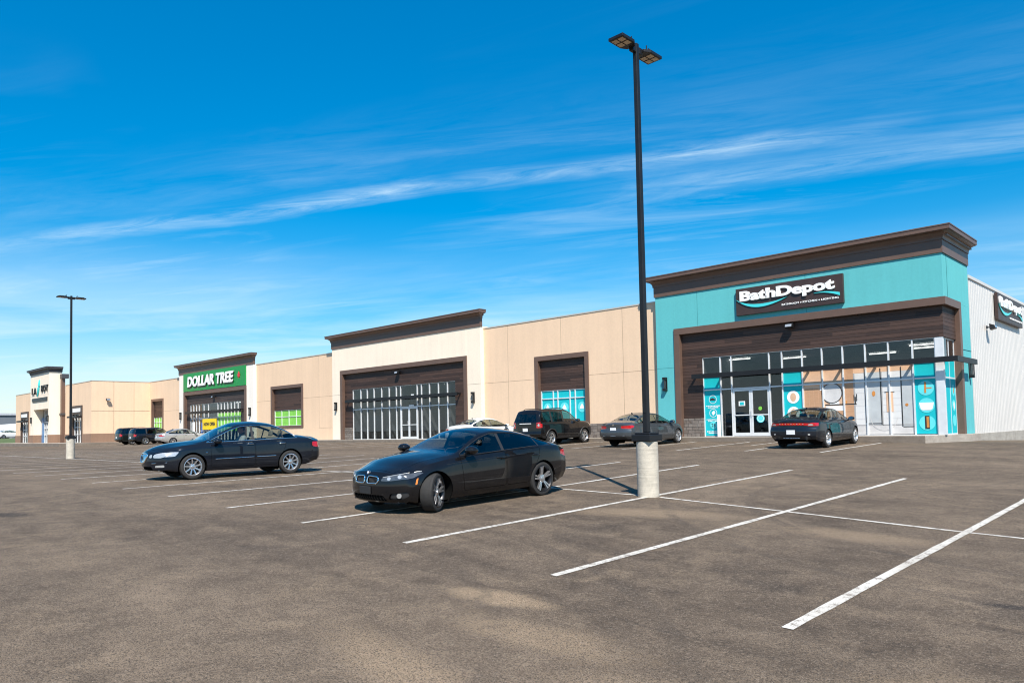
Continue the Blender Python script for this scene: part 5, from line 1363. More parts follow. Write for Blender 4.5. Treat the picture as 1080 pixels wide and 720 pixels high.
    for sg in (1, -1):
        p = c.at_side(mx, mz-.07, sg)
        b = MB(); y = p.y
        b.lathe([(1e-4, -.12), (.05, -.115), (.085, -.07), (.092, 0), (.085, .05), (.07, .075), (1e-4, .078)], 16, 'x', (0, 0, 0))
        for v in b.bm.verts: v.co.y *= 1.25; v.co.z *= .85; v.co.x *= -.95; v.co.x += mx+.02; v.co.y += y+sg*.155; v.co.z += mz
        m_ = c.part(b, 'mirror', M[sp.get('mirm')] if sp.get('mirm') else paint, smooth=60)
        b = MB(); b.tube([(mx+.04, y-sg*.02, mz-.075), (mx+.03, y+sg*.09, mz-.045)], .022, 8); c.part(b, 'mirror_arm', M['plastic'], m_, smooth=60)
        b = MB(); b.disc(.07, 16, 'x', (0, 0, 0), .004)
        for v in b.bm.verts: v.co.y *= 1.3; v.co.z *= .8; v.co.x += mx-.058; v.co.y += y+sg*.155; v.co.z += mz
        c.part(b, 'mirror_glass', M['chrome'], m_)
        if sp.get('mirror_cap'):
            b = MB(); b.tube([(mx+.10, y+sg*(.05+.2*t), mz-.062+.012*math.sin(math.pi*t)) for t in np.linspace(0, 1, 5)], .014, 6); c.part(b, 'mirror_trim', M['chrome'], m_, smooth=60)
    # number plates
    if 'plate' in sp:
        y, z = sp['plate']; p = c.at_end(0, z, -1)
        b = MB(); b.box(p.x-.016, p.x-.006, -.155, .155, z-.078, z+.078); pl = c.part(b, 'number_plate', M['plate'], bevel=.004)
        b = MB(); b.box(p.x-.010, p.x+.01, -.175, .175, z-.095, z+.095); c.part(b, 'plate_holder', M['plastic'], pl)
    if 'exhaust' in sp:
        for y in sp['exhaust']:
            p = c.at_end(y, sp['prof_z']+.12, -1); b = MB(); b.lathe([(.036, -.12), (.036, .02), (.030, .02), (.030, -.10)], 16, 'x', (p.x+.06, y, sp['prof_z'])); c.part(b, 'exhaust', M['chrome'], smooth=60)
    if sp.get('antenna'):
        x = sp['antenna']; p = c.at_top(x, 0); b = MB(); b.prism([(x+.09, p.z-.005), (x-.06, p.z-.005), (x-.07, p.z+.055), (x-.03, p.z+.05)], 'y', -.016, .016); c.part(b, 'roof_antenna', M['plastic'], bevel=.006)
    for sg in (1, -1):
        for x, fr_ in ((wb, True), (-wb, False)):
            wheel(c, x, sg, sp['rim'], sp.get('steer', 0) if fr_ else 0, fr_)
    return body
def end_disc(c, y, z, end, r, m, name, par=None, lift=.006, sx=1., sz=1., h=.01, n=20):
    p = c.at_end(y, z, end, 0); h_ = c.bvh.ray_cast(Vector((end*5, y, z)), Vector((-end, 0, 0))); nrm = h_[1] if h_[0] is not None else Vector((end, 0, 0))
    b = MB(); b.disc(r, n, 'x', (0, 0, 0), h)
    for v in b.bm.verts: v.co.y *= sx; v.co.z *= sz
    q = Vector((1, 0, 0)).rotation_difference(nrm).to_matrix().to_4x4()
    bmesh.ops.transform(b.bm, matrix=Matrix.Translation(p+nrm*lift) @ q, verts=b.bm.verts)
    return c.part(b, name, M[m], par, smooth=30)
def side_line(c, pts, r, m, name, par=None, lift=.006, both=True):
    for sg in ((1, -1) if both else (1,)):
        b = MB(); b.tube([c.at_side(x, z, sg, lift) for x, z in pts], r, 6); c.part(b, name, M[m], par, smooth=60)
def end_line(c, pts, end, r, m, name, par=None, lift=.006):
    b = MB(); b.tube([c.at_end(y, z, end, lift) for y, z in pts], r, 6); return c.part(b, name, M[m], par, smooth=60)

PB = {'black': car_paint('black car paint', (.006, .006, .007), 0, .25), 'ink': car_paint('ink blue car paint', (.008, .011, .017), .15, .28),
      'navy': car_paint('dark blue grey car paint', (.013, .017, .024), .3, .3), 'grey': car_paint('grey car paint', (.075, .083, .090), .5, .32),
      'white': car_paint('white car paint', (.70, .70, .68), 0, .3), 'silver': car_paint('silver car paint', (.48, .47, .45), .5, .32), 'green_black': car_paint('very dark green car paint', (.010, .014, .013), .2, .3)}
STAR = dict(n=5, kind='double', dish=.03, dark_barrel=True, rot=.35)

# ------------------------------------------------------------------ black fastback coupe-like saloon, foremost
sp_f = dict(W=1.83, H=1.39, wb=2.81, r=.338, tw=.235, rimf=.765, arch=.035, xr=-2.42, xf=2.22, ns=150, q=2, wseg=64, detail=True, LF=.85, LR=.7,
 zt=[(-2.42, .985), (-2.25, 1.035), (-2.0, 1.07), (-1.8, 1.13), (-1.3, 1.275), (-.8, 1.36), (-.35, 1.388), (-.05, 1.365), (.25, 1.275), (.86, 1.005), (1.1, .985), (1.6, .915), (2.0, .80), (2.22, .715)],
 zr=[(-2.42, .93), (-2.0, 1.02), (-1.8, 1.06), (-1.3, 1.20), (-.8, 1.295), (-.35, 1.325), (-.05, 1.30), (.25, 1.205), (.86, .965), (1.1, .93), (1.6, .865), (2.0, .765), (2.22, .69)],
 zs=[(-2.42, .90), (-2.0, .975), (-1.4, .985), (-.8, .965), (0, .93), (.86, .905), (1.4, .845), (2.0, .745), (2.22, .67)],
 w=[(-2.42, .83), (-2.1, .885), (-1.4, .915), (-.7, .895), (.6, .895), (1.4, .915), (1.9, .885), (2.22, .82)],
 wbelt=[(-2.42, .76), (-2.0, .82), (-1.4, .865), (-.7, .84), (.6, .83), (1.4, .83), (1.9, .79), (2.22, .72)],
 wt=[(-2.42, .66), (-1.9, .66), (-1.4, .61), (-.8, .60), (-.2, .60), (.25, .64), (.86, .735), (1.3, .66), (2.0, .56), (2.22, .50)],
 zl=[(-2.42, .30), (-2.0, .24), (-1.4, .20), (1.4, .185), (2.0, .185), (2.22, .21)],
 nose=[(.18, -.06), (.30, .02), (.45, .03), (.6, .01), (.72, -.05), (.8, -.10)], tail=[(.3, -.06), (.5, .03), (.7, .02), (.9, -.02), (1.0, .0)],
 cf=.34, cr=.24, zmid=.55, tuck=.030, ax=.95, dx_=-1.72, pillars=[(-.33, .075), (-1.32, .03)], tints=['glass_car', 'glass_tint', 'glass_tint'], gup=.038,
 ws=(.84, .06), bl=(-1.75, -1.10), bltint='glass_tint', cab=(.78, -1.55), mirror=(.60, 1.02), steer=27, gr=.03, seatz=.45,
 doors=[[(.80, .90), (.74, .31), (-.36, .31), (-.36, .945)], [(-.385, .945), (-.385, .31), (-1.0, .31), (-1.16, .60), (-1.30, .80), (-1.34, .965)]],
 hood=[(2.05, .50), (1.4, .66), (.92, .72), (.88, 0), (.92, -.72), (1.4, -.66), (2.05, -.50), (2.10, 0)], hz=None,
 ends=[('grille', 'f', [(.04, .525), (.28, .53), (.315, .58), (.285, .64), (.055, .652), (.035, .59)], 'under', dict(r=.04, recess=.05, ring=.014, slats=9, slr=.006)),
       ('headlight', 'f', [(.35, .575), (.385, .632), (.60, .668), (.835, .712), (.83, .66), (.72, .605), (.5, .572)], 'dark_lens', dict(r=.03)),
       ('lower_intake', 'f', [(-.46, .235), (-.40, .335), (.40, .335), (.46, .235)], 'under', dict(single=True, recess=.06, slats=14, slr=.005)),
       ('fog_lamp_recess', 'f', [(.50, .27), (.53, .36), (.78, .40), (.80, .33), (.70, .265)], 'plastic', dict(r=.03, recess=.03)),
       ('tail_light', 'r', [(.50, .74), (.52, .86), (.80, .885), (.86, .80), (.80, .73)], 'red_lens', dict(r=.03))],
 sides=[('tail_light', [(-2.0, .80), (-2.03, .875), (-2.30, .88), (-2.34, .76), (-2.18, .75)], 'red_lens'), ('side_marker', [(1.835, .505), (1.80, .60), (1.765, .62), (1.80, .51)], 'amber_lens'), ('headlight', [(1.66, .695), (1.72, .712), (2.0, .665), (2.0, .60), (1.85, .62)], 'dark_lens')],
 rim=STAR, antenna=-1.25, hx=.14)
sp_f['hz'] = .83
c1 = Car(sp_f, 'parked_car', 'shiny black fastback car with five spoke wheels, nearest the camera, front wheels turned', 'car', -10.9, 9.85, -89)
finish(c1, PB['black'])
for sg in (1, -1):
    for y, rr_ in ((.50, .040), (.655, .043)):
        end_disc(c1, sg*y, .612+(y-.5)*.2, 1, rr_*.8, 'clear_lens', 'lamp_projector', lift=-.004, h=.02); 
    end_line(c1, [(sg*.39, .632), (sg*.60, .676), (sg*.82, .722)], 1, .007, 'clear_lens', 'lamp_strip')
    end_disc(c1, sg*.66, .325, 1, .042, 'clear_lens', 'fog_lamp', lift=-.015, h=.03)
end_disc(c1, 0, .702, 1, .041, 'rim_silver', 'badge', lift=.002, h=.012); end_disc(c1, 0, .702, 1, .038, 'sign_black', 'badge_ring', lift=.006, h=.01); end_disc(c1, 0, .702, 1, .024, 'sign_white', 'badge_centre', lift=.009, h=.01)
end_disc(c1, .010, .712, 1, .011, 'blue', 'badge_quarter', lift=.012, h=.008); end_disc(c1, -.010, .692, 1, .011, 'blue', 'badge_quarter', lift=.012, h=.008)
b = MB(); p = c1.at_end(0, .42, 1); b.box(p.x, p.x+.02, -.15, .15, .345, .475); c1.part(b, 'plate_holder', M['plastic'], bevel=.008)
side_line(c1, [(1.15, .80), (.9, .815), (0, .845), (-.9, .862), (-1.7, .865)], .004, 'plastic', 'body_crease', lift=-.002)
end_line(c1, [(-.62, .215), (-.3, .20), (.3, .20), (.62, .215)], 1, .014, 'rim_dark', 'front_lip')

# ------------------------------------------------------------------ dark blue-black saloon with oval chrome grille and its driver
sp_b = dict(W=1.87, H=1.46, wb=2.81, r=.335, tw=.22, rimf=.70, arch=.05, xr=-2.56, xf=2.46, ns=130, q=2, wseg=48, detail=True, LF=.9, LR=.7,
 zt=[(-2.56, .93), (-2.4, 1.0), (-2.0, 1.05), (-1.75, 1.09), (-1.3, 1.30), (-.9, 1.42), (-.4, 1.462), (0, 1.44), (.35, 1.33), (1.05, 1.01), (1.3, .98), (1.8, .93), (2.2, .85), (2.46, .75)],
 zr=[(-2.56, .89), (-2.0, 1.0), (-1.75, 1.03), (-1.3, 1.235), (-.9, 1.35), (-.4, 1.39), (0, 1.37), (.35, 1.265), (1.05, .97), (1.3, .93), (1.8, .88), (2.2, .81), (2.46, .72)],
 zs=[(-2.56, .86), (-2.0, .965), (-1.4, .965), (-.6, .945), (.3, .925), (1.05, .905), (1.6, .87), (2.2, .79), (2.46, .70)],
 w=[(-2.56, .80), (-2.1, .88), (-1.4, .925), (-.6, .925), (.6, .925), (1.4, .935), (2.0, .90), (2.46, .80)],
 wbelt=[(-2.56, .72), (-2.0, .80), (-1.4, .845), (-.6, .855), (.6, .85), (1.4, .83), (2.0, .78), (2.46, .68)],
 wt=[(-2.56, .60), (-1.9, .66), (-1.4, .62), (-.8, .60), (-.2, .61), (.35, .66), (1.05, .75), (1.5, .62), (2.2, .46), (2.46, .38)],
 zl=[(-2.56, .36), (-2.1, .27), (-1.4, .22), (1.4, .21), (2.1, .22), (2.46, .26)],
 nose=[(.2, -.10), (.32, .0), (.5, .02), (.65, .0), (.78, -.06)], tail=[(.3, -.08), (.5, .03), (.75, .02), (.92, -.02), (1.0, -.02)],
 cf=.42, cr=.28, pf=2.3, zmid=.5, tuck=.025, ax=1.12, dx_=-1.62, pillars=[(-.30, .07), (-1.20, .035)], tints=['glass_car']*3, gup=.05, dlo_m='chrome', dlo_r=.012, blackpillar=True,
 ws=(1.02, .20), bl=(-1.72, -1.02), cab=(.95, -1.5), mirror=(.74, 1.0), gr=.03, seatm='seat_beige', seatz=.50,
 doors=[[(.92, .905), (.90, .30), (-.33, .30), (-.33, .94)], [(-.355, .94), (-.355, .30), (-.98, .30), (-1.12, .55), (-1.25, .78), (-1.28, .955)]],
 hood=[(2.25, .42), (1.6, .62), (1.08, .74), (1.04, 0), (1.08, -.74), (1.6, -.62), (2.25, -.42), (2.32, 0)], hz=.855, hm='chrome',
 ends=[('grille', 'f', [(-.20, .50), (-.30, .63), (-.27, .715), (.27, .715), (.30, .63), (.20, .50), (.08, .475), (-.08, .475)], 'disc', dict(r=.09, single=True, recess=.02, ring=.022, slats=15, slr=.011, slm='chrome')),
       ('lower_intake', 'f', [(-.48, .28), (-.44, .37), (.44, .37), (.48, .28)], 'under', dict(single=True, recess=.05)),
       ('fog_lamp', 'f', [(.54, .345), (.56, .40), (.75, .41), (.75, .35)], 'clear_lens', dict(r=.025)),
       ('headlight', 'f', [(.37, .60), (.37, .68), (.45, .69), (.46, .60)], 'clear_lens', dict(r=.035)),
       ('headlight', 'f', [(.49, .60), (.50, .69), (.68, .735), (.84, .74), (.83, .66), (.68, .595)], 'clear_lens', dict(r=.04)),
       ('tail_light', 'r', [(.40, .74), (.42, .86), (.80, .90), (.84, .78), (.78, .73)], 'red_lens', dict(r=.04))],
 sides=[('headlight', [(1.86, .63), (1.76, .745), (1.95, .745), (2.2, .70), (2.1, .62)], 'clear_lens', dict(r=.03)), ('tail_light', [(-2.12, .80), (-2.18, .90), (-2.42, .89), (-2.46, .77), (-2.28, .755)], 'red_lens')],
 rim=dict(n=9, dish=.05, w0=.016, w1=.026, rot=.1), antenna=None, hx=.13)
for _k in ('zt', 'zr', 'zs'): sp_b[_k] = [(x, z*(1.045 if z > 0 else 1)) for x, z in sp_b[_k]]
sp_b['hz'] = .89
BX, BY, BA = -20.82, 10.0, -97
c2 = Car(sp_b, 'parked_car', 'ink black saloon with a round chrome grille and chrome window line, a driver inside', 'car', BX, BY, BA)
finish(c2, PB['ink']); c2.root.scale = (.965, 1, 1)
b = MB(); p = c2.at_end(0, .60, 1); b.lathe([(.05, 0), (.062, 0), (.062, .014), (.05, .014), (.05, 0)], 20, 'x', (p.x+.012, 0, .60)); b.tube([(p.x+.02, -.035, .63), (p.x+.02, .03, .57)], .012, 6); c2.part(b, 'emblem', M['sign_black'], smooth=30)
end_line(c2, [(-.80, .475), (-.5, .455), (0, .45), (.5, .455), (.80, .475)], 1, .009, 'chrome', 'bumper_strip')
end_line(c2, [(-.62, .268), (0, .262), (.62, .268)], 1, .010, 'chrome', 'bumper_strip')
side_line(c2, [(.80, .52), (0, .53), (-.30, .535)], .010, 'chrome', 'door_strip'); side_line(c2, [(-.38, .535), (-.95, .54)], .010, 'chrome', 'door_strip')
side_line(c2, [(1.02, .70), (1.06, .70)], .022, 'chrome', 'fender_badge')

# ------------------------------------------------------------------ parked saloons seen from behind
def saloon(L=4.66, W=1.78, H=1.45, wb=2.65, r=.318, deck=1.08, **kw):
    k = H/1.45; h = W/2; xf = wb/2+.88*L/4.66; xr = xf-L
    d = dict(W=W, H=H, wb=wb, r=r, tw=.205, rimf=.70, arch=.045, xr=xr, xf=xf, ns=84, q=1, wseg=32, LF=.8, LR=.55,
     zt=[(xr, .98*k), (xr+.12, 1.05*k), (xr+.35, deck*k), (xr+.66, (deck+.03)*k), (xr+1.0, 1.25*k), (xr+1.38, 1.385*k), (-.45, 1.45*k), (0, 1.425*k), (.3, 1.33*k), (.98, 1.02*k), (1.2, .99*k), (1.7, .92*k), (2.0, .83*k), (xf, .72*k)],
     zr=[(xr, .94*k), (xr+.35, (deck-.03)*k), (xr+.66, (deck-.005)*k), (xr+1.0, 1.19*k), (xr+1.38, 1.32*k), (-.45, 1.385*k), (0, 1.36*k), (.3, 1.265*k), (.98, .975*k), (1.2, .945*k), (1.7, .875*k), (2.0, .80*k), (xf, .69*k)],
     zs=[(xr, .91*k), (xr+.35, (deck-.06)*k), (xr+.66, .99*k), (-.6, .955*k), (.3, .925*k), (.98, .91*k), (1.5, .865*k), (2.0, .77*k), (xf, .66*k)],
     w=[(xr, h*.92), (xr+.35, h*.97), (-wb/2, h), (-.5, h*.99), (.6, h*.99), (wb/2, h), (xf-.35, h*.96), (xf, h*.86)],
     wbelt=[(xr, h*.83), (xr+.35, h*.88), (-wb/2, h*.915), (-.5, h*.925), (.6, h*.92), (wb/2, h*.90), (xf-.3, h*.86), (xf, h*.76)],
     wt=[(xr, h*.70), (xr+.5, h*.73), (xr+1.0, h*.68), (xr+1.4, h*.655), (-.3, h*.655), (.3, h*.71), (.98, h*.82), (1.4, h*.68), (2.0, h*.55), (xf, h*.48)],
     zl=[(xr, .34), (xr+.4, .26), (-wb/2, .21), (wb/2, .2), (xf-.3, .2), (xf, .24)],
     nose=[(.2, -.08), (.35, .01), (.5, .02), (.65, -.01), (.78, -.08)], tail=[(.34, -.05), (.5, .05), (.65, .05), (.8, .0), (1.0, .0)],
     cf=.34, cr=.20, zmid=.5, ax=1.05, dx_=xr+.78, pillars=[(-.32, .06), (-1.12, .03)], tints=['glass_car']*3, gup=.045, ws=(.94, .16), bl=(xr+.72, xr+1.30), cab=(.88, xr+.95), mirror=(.66, .99*k),
     doors=[[(.85, .90*k), (.82, .30), (-.33, .30), (-.33, .94*k)], [(-.355, .94*k), (-.355, .30), (-.90, .30), (-1.04, .55), (-1.16, .78*k), (-1.2, .955*k)]], detail=True, hz=.83*k,
     ends=[('headlight', 'f', [(.42, .60*k), (.46, .68*k), (.80, .73*k), (.80, .64*k), (.6, .59*k)], 'clear_lens', dict(r=.03)), ('grille', 'f', [(-.40, .58*k), (-.40, .66*k), (.40, .66*k), (.40, .58*k)], 'under', dict(single=True, recess=.03, slats=2, slm='chrome')), ('lower_intake', 'f', [(-.5, .27), (-.45, .38), (.45, .38), (.5, .27)], 'under', dict(single=True, recess=.04)),
           ('tail_light', 'r', [(.38*W/1.78, .80*k), (.38*W/1.78, .90*k), (.80, .93*k), (.82, .82*k), (.76, .78*k)], 'red_lens', dict(r=.025)), ('lower_valance', 'r', [(-.62, .345), (-.60, .44), (.60, .44), (.62, .345)], 'plastic', dict(single=True))],
     sides=[('tail_light', [(xr+.06, .80*k), (xr+.10, .925*k), (xr+.36, .91*k), (xr+.30, .82*k)], 'red_lens'), ('headlight', [(xf-.55, .68*k), (xf-.5, .73*k), (xf-.2, .69*k), (xf-.2, .61*k)], 'clear_lens')],
     rim=dict(n=5, kind='double', dish=.04), plate=(0, .76*k), antenna=xr+1.45, hx=.13)
    d.update(kw); return d
PLG = 'cars nosed up to the shop pavement'
sp_j = saloon()
c3 = Car(sp_j, 'parked_car', 'grey saloon with red tail lights and white plate behind the near lamp post', 'car', -19.14, 28.5, 90.5, PLG)
end_line(c3, [(-.55, .50), (0, .495), (.55, .50)], -1, .010, 'rim_silver', 'bumper_strip'); end_disc(c3, 0, .95, -1, .045, 'chrome', 'badge')
finish(c3, PB['grey'])
sp_d = saloon(4.67, 1.83, 1.465, 2.70, r=.325, deck=1.07, ends=[
  ('headlight', 'f', [(.42, .60), (.46, .68), (.80, .73), (.80, .64), (.6, .59)], 'clear_lens', dict(r=.03)),
  ('tail_light', 'r', [(-.86, .815), (-.84, .90), (-.4, .925), (.4, .925), (.84, .90), (.86, .815), (.4, .845), (-.4, .845)], 'red_lens', dict(single=True, r=.02)),
  ('lower_valance', 'r', [(-.66, .345), (-.62, .46), (.62, .46), (.66, .345)], 'plastic', dict(single=True))],
  rim=dict(n=5, dish=.04, w0=.035, w1=.05), plate=(0, .60), exhaust=(.52, -.52), prof_z=.33)
c4 = Car(sp_d, 'parked_car', 'dark blue grey saloon with full width red tail light before the bathroom pictures', 'car', -11.55, 28.8, 90.3, PLG)
for k in range(9): end_disc(c4, -.42+.105*k, .888, -1, .016, 'amber_lens' if k % 2 else 'clear_lens', 'led')
for sg in (1, -1): end_disc(c4, sg*.66, .862, -1, .05, 'clear_lens', 'reverse_lamp', sx=1.8, sz=.5); end_disc(c4, sg*.62, .52, -1, .03, 'clear_lens', 'reflector', sx=1.4)
end_line(c4, [(-.3, .395), (0, .39), (.3, .395)], -1, .012, 'rim_silver', 'bumper_strip')
finish(c4, PB['navy'])
sp_w = saloon(4.6, 1.78, 1.45, 2.65, r=.31, rim=dict(n=7, dish=.04))
c5 = Car(sp_w, 'parked_car', 'white saloon with only its roof showing over the shiny black fastback', 'car', -29.75, 28.8, 90, PLG); finish(c5, PB['white'])
sp_s = saloon(4.58, 1.73, 1.43, 2.62, r=.305, rim=dict(n=7, dish=.04, w0=.022, w1=.03))
c6 = Car(sp_s, 'parked_car', 'silver saloon in front of the green sign shop beside dark cars', 'car', -69.4, 28.7, 90, PLG); finish(c6, PB['silver'])

# ------------------------------------------------------------------ boxy utility vehicles
def suv(L=4.39, W=1.89, H=1.78, wb=2.67, r=.355, boxy=1., **kw):
    k = H/1.78; h = W/2; xf = wb/2+.86; xr = xf-L; e = boxy
    d = dict(W=W, H=H, wb=wb, r=r, tw=.225, rimf=.66, arch=.055, xr=xr, xf=xf, ns=80, q=1, wseg=32, LF=.6, LR=.4,
     zt=[(xr, 1.52*k), (xr+.10, 1.70*k), (xr+.45, 1.755*k), (-.5, 1.78*k), (0, 1.765*k), (.3, 1.68*k), (.92, 1.22*k), (1.1, 1.18*k), (1.7, 1.13*k), (xf-.12, 1.07*k), (xf, .98*k)],
     zr=[(xr, 1.46*k), (xr+.10, 1.63*k), (xr+.45, 1.69*k), (-.5, 1.715*k), (0, 1.70*k), (.3, 1.61*k), (.92, 1.17*k), (1.1, 1.14*k), (1.7, 1.09*k), (xf-.12, 1.03*k), (xf, .95*k)],
     zs=[(xr, 1.10*k), (-1, 1.11*k), (.92, 1.08*k), (1.7, 1.05*k), (xf, .92*k)],
     w=[(xr, h*.95), (xr+.3, h*.985), (-wb/2, h), (wb/2, h), (xf-.3, h*.97), (xf, h*.90)],
     wbelt=[(xr, h*.90), (-1, h*.935), (.9, h*.93), (wb/2, h*.91), (xf, h*.82)],
     wt=[(xr, h*.76), (-1, h*.765), (.2, h*.78), (.92, h*.86), (1.4, h*.80), (xf, h*.72)],
     zl=[(xr, .42), (xr+.4, .33), (-wb/2, .30), (wb/2, .29), (xf, .36)],
     nose=[(.3, -.06), (.45, .02), (.6, .02), (.9, .0), (1.05, -.04)], tail=[(.4, -.04), (.55, .05), (.7, .02), (1.1, .0), (1.3, -.06), (1.7, -.16)],
     cf=.22, cr=.13, pf=3.2, zmid=.5, rrail=.09, ax=1.0, dx_=xr+.22, pillars=[(-.32, .09), (-1.22, .12)], tints=['glass_car', 'glass_tint', 'glass_tint'], gup=.07, ws=(.88, .22), cab=(.82, xr+.5), mirror=(.62, 1.16*k), seatz=.72*k,
     rw=[(-.62*W/1.89, 1.16*k), (-.56*W/1.89, 1.54*k), (.56*W/1.89, 1.54*k), (.62*W/1.89, 1.16*k)],
     doors=[[(.80, 1.06*k), (.78, .42), (-.33, .42), (-.33, 1.09*k)], [(-.355, 1.09*k), (-.355, .42), (-.92, .42), (-1.06, .7), (-1.18, .9), (-1.2, 1.1*k)]], detail=True, hz=.98*k, clad=.47,
     ends=[('headlight', 'f', [(.52, .80*k), (.52, .95*k), (.80, .95*k), (.82, .80*k)], 'clear_lens', dict(r=.04)), ('grille', 'f', [(-.5, .80*k), (-.5, .95*k), (.5, .95*k), (.5, .80*k)], 'under', dict(single=True, recess=.03, slats=6)), ('tail_light', 'r', [(.66, .86*k), (.66, 1.12*k), (.86, 1.14*k), (.87, .88*k)], 'red_lens', dict(r=.03))],
     sides=[('tail_light', [(xr+.04, .86*k), (xr+.06, 1.08*k), (xr+.22, 1.06*k), (xr+.2, .88*k)], 'red_lens')],
     rim=dict(n=5, kind='double', dish=.05), plate=(0, .78*k), antenna=None, hx=.13)
    d.update(kw); return d
sp_u = suv(mirm='plastic')
c7 = Car(sp_u, 'parked_car', 'black boxy utility vehicle parked at the teal covered bay window', 'utility vehicle', -24.9, 28.9, 92, PLG)
end_line(c7, [(-.36, 1.075), (.36, 1.075)], -1, .022, 'vinyl_white', 'tailgate_letters')
for sg in (1, -1):
    end_disc(c7, sg*.77, 1.0, -1, .05, 'clear_lens', 'reverse_lamp', sz=1.3)
    b = MB(); b.tube([(-.0, sg*.64, 1.735), (-.3, sg*.645, 1.79), (-1.4, sg*.645, 1.785), (-1.55, sg*.64, 1.73)], .018, 8); c7.part(b, 'roof_rail', M['plastic'], smooth=60)
    side_line(c7, [(sp_u['wb']/2+(.355+.07)*math.cos(t), .355+(.355+.075)*math.sin(t)) for t in np.linspace(.25, math.pi-.25, 14)], .035, 'plastic', 'arch_flare', lift=.0) if sg > 0 else side_line(c7, [(-sp_u['wb']/2+(.355+.07)*math.cos(t), .355+(.355+.075)*math.sin(t)) for t in np.linspace(.25, math.pi-.25, 14)], .035, 'plastic', 'arch_flare', lift=.0)
finish(c7, PB['black'])
sp_u2 = suv(4.75, 1.90, 1.72, 2.75, clad=.42, mirm=None)
c8 = Car(sp_u2, 'parked_car', 'dark green black utility vehicle, leftmost in the row along the shops', 'utility vehicle', -79.5, 28.8, 90, PLG); finish(c8, PB['green_black'])
sp_u3 = suv(4.6, 1.85, 1.64, 2.68, clad=.40)
c9 = Car(sp_u3, 'parked_car', 'dark blue utility vehicle wedged between a silver saloon and another dark car', 'utility vehicle', -76.1, 28.8, 90, PLG); finish(c9, PB['ink'])
sp_f1 = saloon(4.5, 1.76, 1.46, 2.6, r=.3, ns=50, wseg=20, detail=False, rim=dict(n=5))
c10 = Car(sp_f1, 'parked_car', 'white car beyond the grass at the left edge of the lot', 'car', -147, 32.0, 100); finish(c10, PB['white'])
c11 = Car(sp_f1, 'parked_car', 'white car further back, cut by the left edge of the photo', 'car', -150, 28.0, 95); finish(c11, PB['white'])

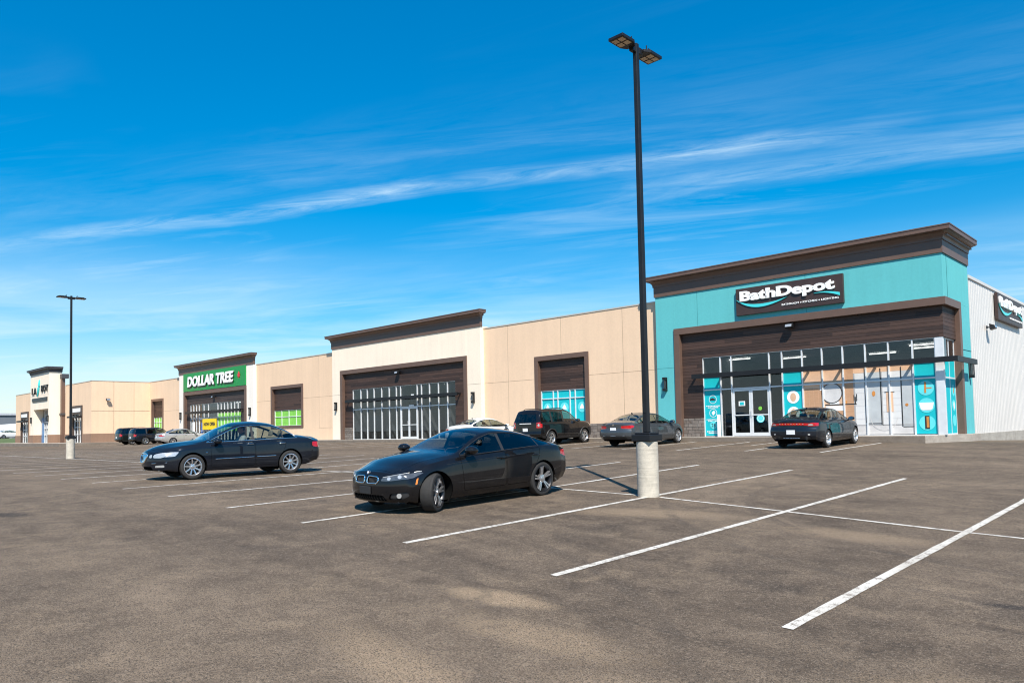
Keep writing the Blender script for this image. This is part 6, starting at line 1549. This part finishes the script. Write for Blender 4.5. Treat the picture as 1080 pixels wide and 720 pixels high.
# ------------------------------------------------------------------ the driver
def person(loc, rz):
    J = {'pelvis': (0, 0, 0, .15), 'waist': (-.04, 0, .18, .14), 'chest': (-.10, 0, .38, .155), 'neck0': (-.10, 0, .52, .075), 'neck': (-.085, 0, .575, .058),
         'shl': (-.09, .17, .47, .075), 'ell': (.06, .25, .24, .05), 'wrl': (.30, .15, .32, .033), 'hal': (.36, .13, .35, .036),
         'shr': (-.09, -.17, .47, .075), 'elr': (.06, -.25, .24, .05), 'wrr': (.30, -.15, .32, .033), 'har': (.36, -.13, .35, .036),
         'hil': (.06, .10, -.01, .10), 'knl': (.45, .14, .08, .065), 'anl': (.72, .13, -.25, .045), 'tol': (.86, .13, -.26, .035),
         'hir': (.06, -.10, -.01, .10), 'knr': (.45, -.14, .08, .065), 'anr': (.72, -.13, -.25, .045), 'tor': (.86, -.13, -.26, .035)}
    E = [('pelvis', 'waist'), ('waist', 'chest'), ('chest', 'neck0'), ('neck0', 'neck'), ('chest', 'shl'), ('shl', 'ell'), ('ell', 'wrl'), ('wrl', 'hal'), ('chest', 'shr'), ('shr', 'elr'), ('elr', 'wrr'), ('wrr', 'har'),
         ('pelvis', 'hil'), ('hil', 'knl'), ('knl', 'anl'), ('anl', 'tol'), ('pelvis', 'hir'), ('hir', 'knr'), ('knr', 'anr'), ('anr', 'tor')]
    for s_, nm in ((1, 'l'), (-1, 'r')):
        hx, hy, hz = J['ha'+nm][:3]
        for k in range(5):
            if k == 4: a, b_ = (hx+.0, hy-s_*.045, hz+.02), (hx+.035, hy-s_*.055, hz+.035)
            else: a, b_ = (hx+.045, hy+s_*(.03-.02*k), hz+.012), (hx+.055, hy+s_*(.03-.02*k), hz-.035+.004*abs(k-1.5))
            J[f'f{nm}{k}a'] = (*a, .0095); J[f'f{nm}{k}b'] = (*b_, .008); E += [('ha'+nm, f'f{nm}{k}a'), (f'f{nm}{k}a', f'f{nm}{k}b')]
    names = list(J); me = bpy.data.meshes.new('person_skeleton')
    me.from_pydata([J[n][:3] for n in names], [(names.index(a), names.index(b_)) for a, b_ in E], [])
    o = bpy.data.objects.new('person_skeleton', me); COL.objects.link(o)
    o.modifiers.new('skin', 'SKIN'); sb = o.modifiers.new('sub', 'SUBSURF'); sb.levels = sb.render_levels = 2
    if not me.skin_vertices: 
        bm = bmesh.new(); bm.from_mesh(me); bm.verts.layers.skin.verify(); bm.to_mesh(me); bm.free()
    for i, n in enumerate(names):
        sv = me.skin_vertices[0].data[i]; sv.radius = (J[n][3], J[n][3]); sv.use_root = (n == 'pelvis')
    dg = bpy.context.evaluated_depsgraph_get(); body = bpy.data.meshes.new_from_object(o.evaluated_get(dg)); bpy.data.objects.remove(o)
    bm = bmesh.new(); bm.from_mesh(body)
    # head: skull, jaw, nose, ears, brow in one surface
    r_ = bmesh.ops.create_uvsphere(bm, u_segments=24, v_segments=18, radius=1)
    for v in r_['verts']:
        x, y, z = v.co
        nx, ny, nz = x*.098, y*.076, z*.125
        if x > .3 and z < -.1: nx += .012*(-z); ny *= 1-.22*max(0, -z)
        if x > .75 and abs(y) < .28: nx += .026*math.exp(-((z+.12)/.20)**2)*(1-abs(y)/.28)
        if x > .7 and .1 < abs(y) < .55 and .02 < z < .3: nx -= .010
        if x > .8 and abs(y) < .4 and -.62 < z < -.42: nx -= .006
        if abs(y) > .93 and abs(z) < .35 and abs(x) < .3: ny *= 1.16
        v.co = (nx-.06, ny, nz+.71)
    bm.to_mesh(body); bm.free()
    p = bpy.data.objects.new('person', body); COL.objects.link(p); p.location = loc; p.rotation_euler = (0, 0, rz)
    for m in (M['skin'], M['shirt'], M['jeans']): body.materials.append(m)
    for f in body.polygons:
        c = f.center; f.use_smooth = True
        if c.z > .535 or (c.x > .26 and abs(c.y) < .26 and c.z > .24): f.material_index = 0
        elif c.z > .06 and c.x < .3: f.material_index = 1
        else: f.material_index = 2
    props(p, 'driver in a light shirt sitting behind the wheel of the ink black saloon', 'person')
    h = MB(); r_ = bmesh.ops.create_uvsphere(h.bm, u_segments=20, v_segments=14, radius=1)
    for v in r_['verts']: v.co = (v.co.x*.104-.066, v.co.y*.083, v.co.z*.128+.722)
    kill = [v for v in h.bm.verts if (v.co.x > -.02 and v.co.z < .79) or v.co.z < .66]
    bmesh.ops.delete(h.bm, geom=kill, context='VERTS'); h.build('hair', M['hair'], p, smooth=True, world=False)
    for s_ in (1, -1):
        e = MB(); e.lathe([(1e-4, -.012), (.010, -.006), (.012, 0), (.010, .006), (1e-4, .012)], 10, 'x', (.022, s_*.031, .728)); e.build('eye', M['sign_black'], p, smooth=True, world=False)
    return p
a = R(BA); px_, py_ = -.05, .37
person((BX+math.cos(a)*px_-math.sin(a)*py_, BY+math.sin(a)*px_+math.cos(a)*py_, c2.root.location.z+.60), a)
bpy.context.view_layer.update()
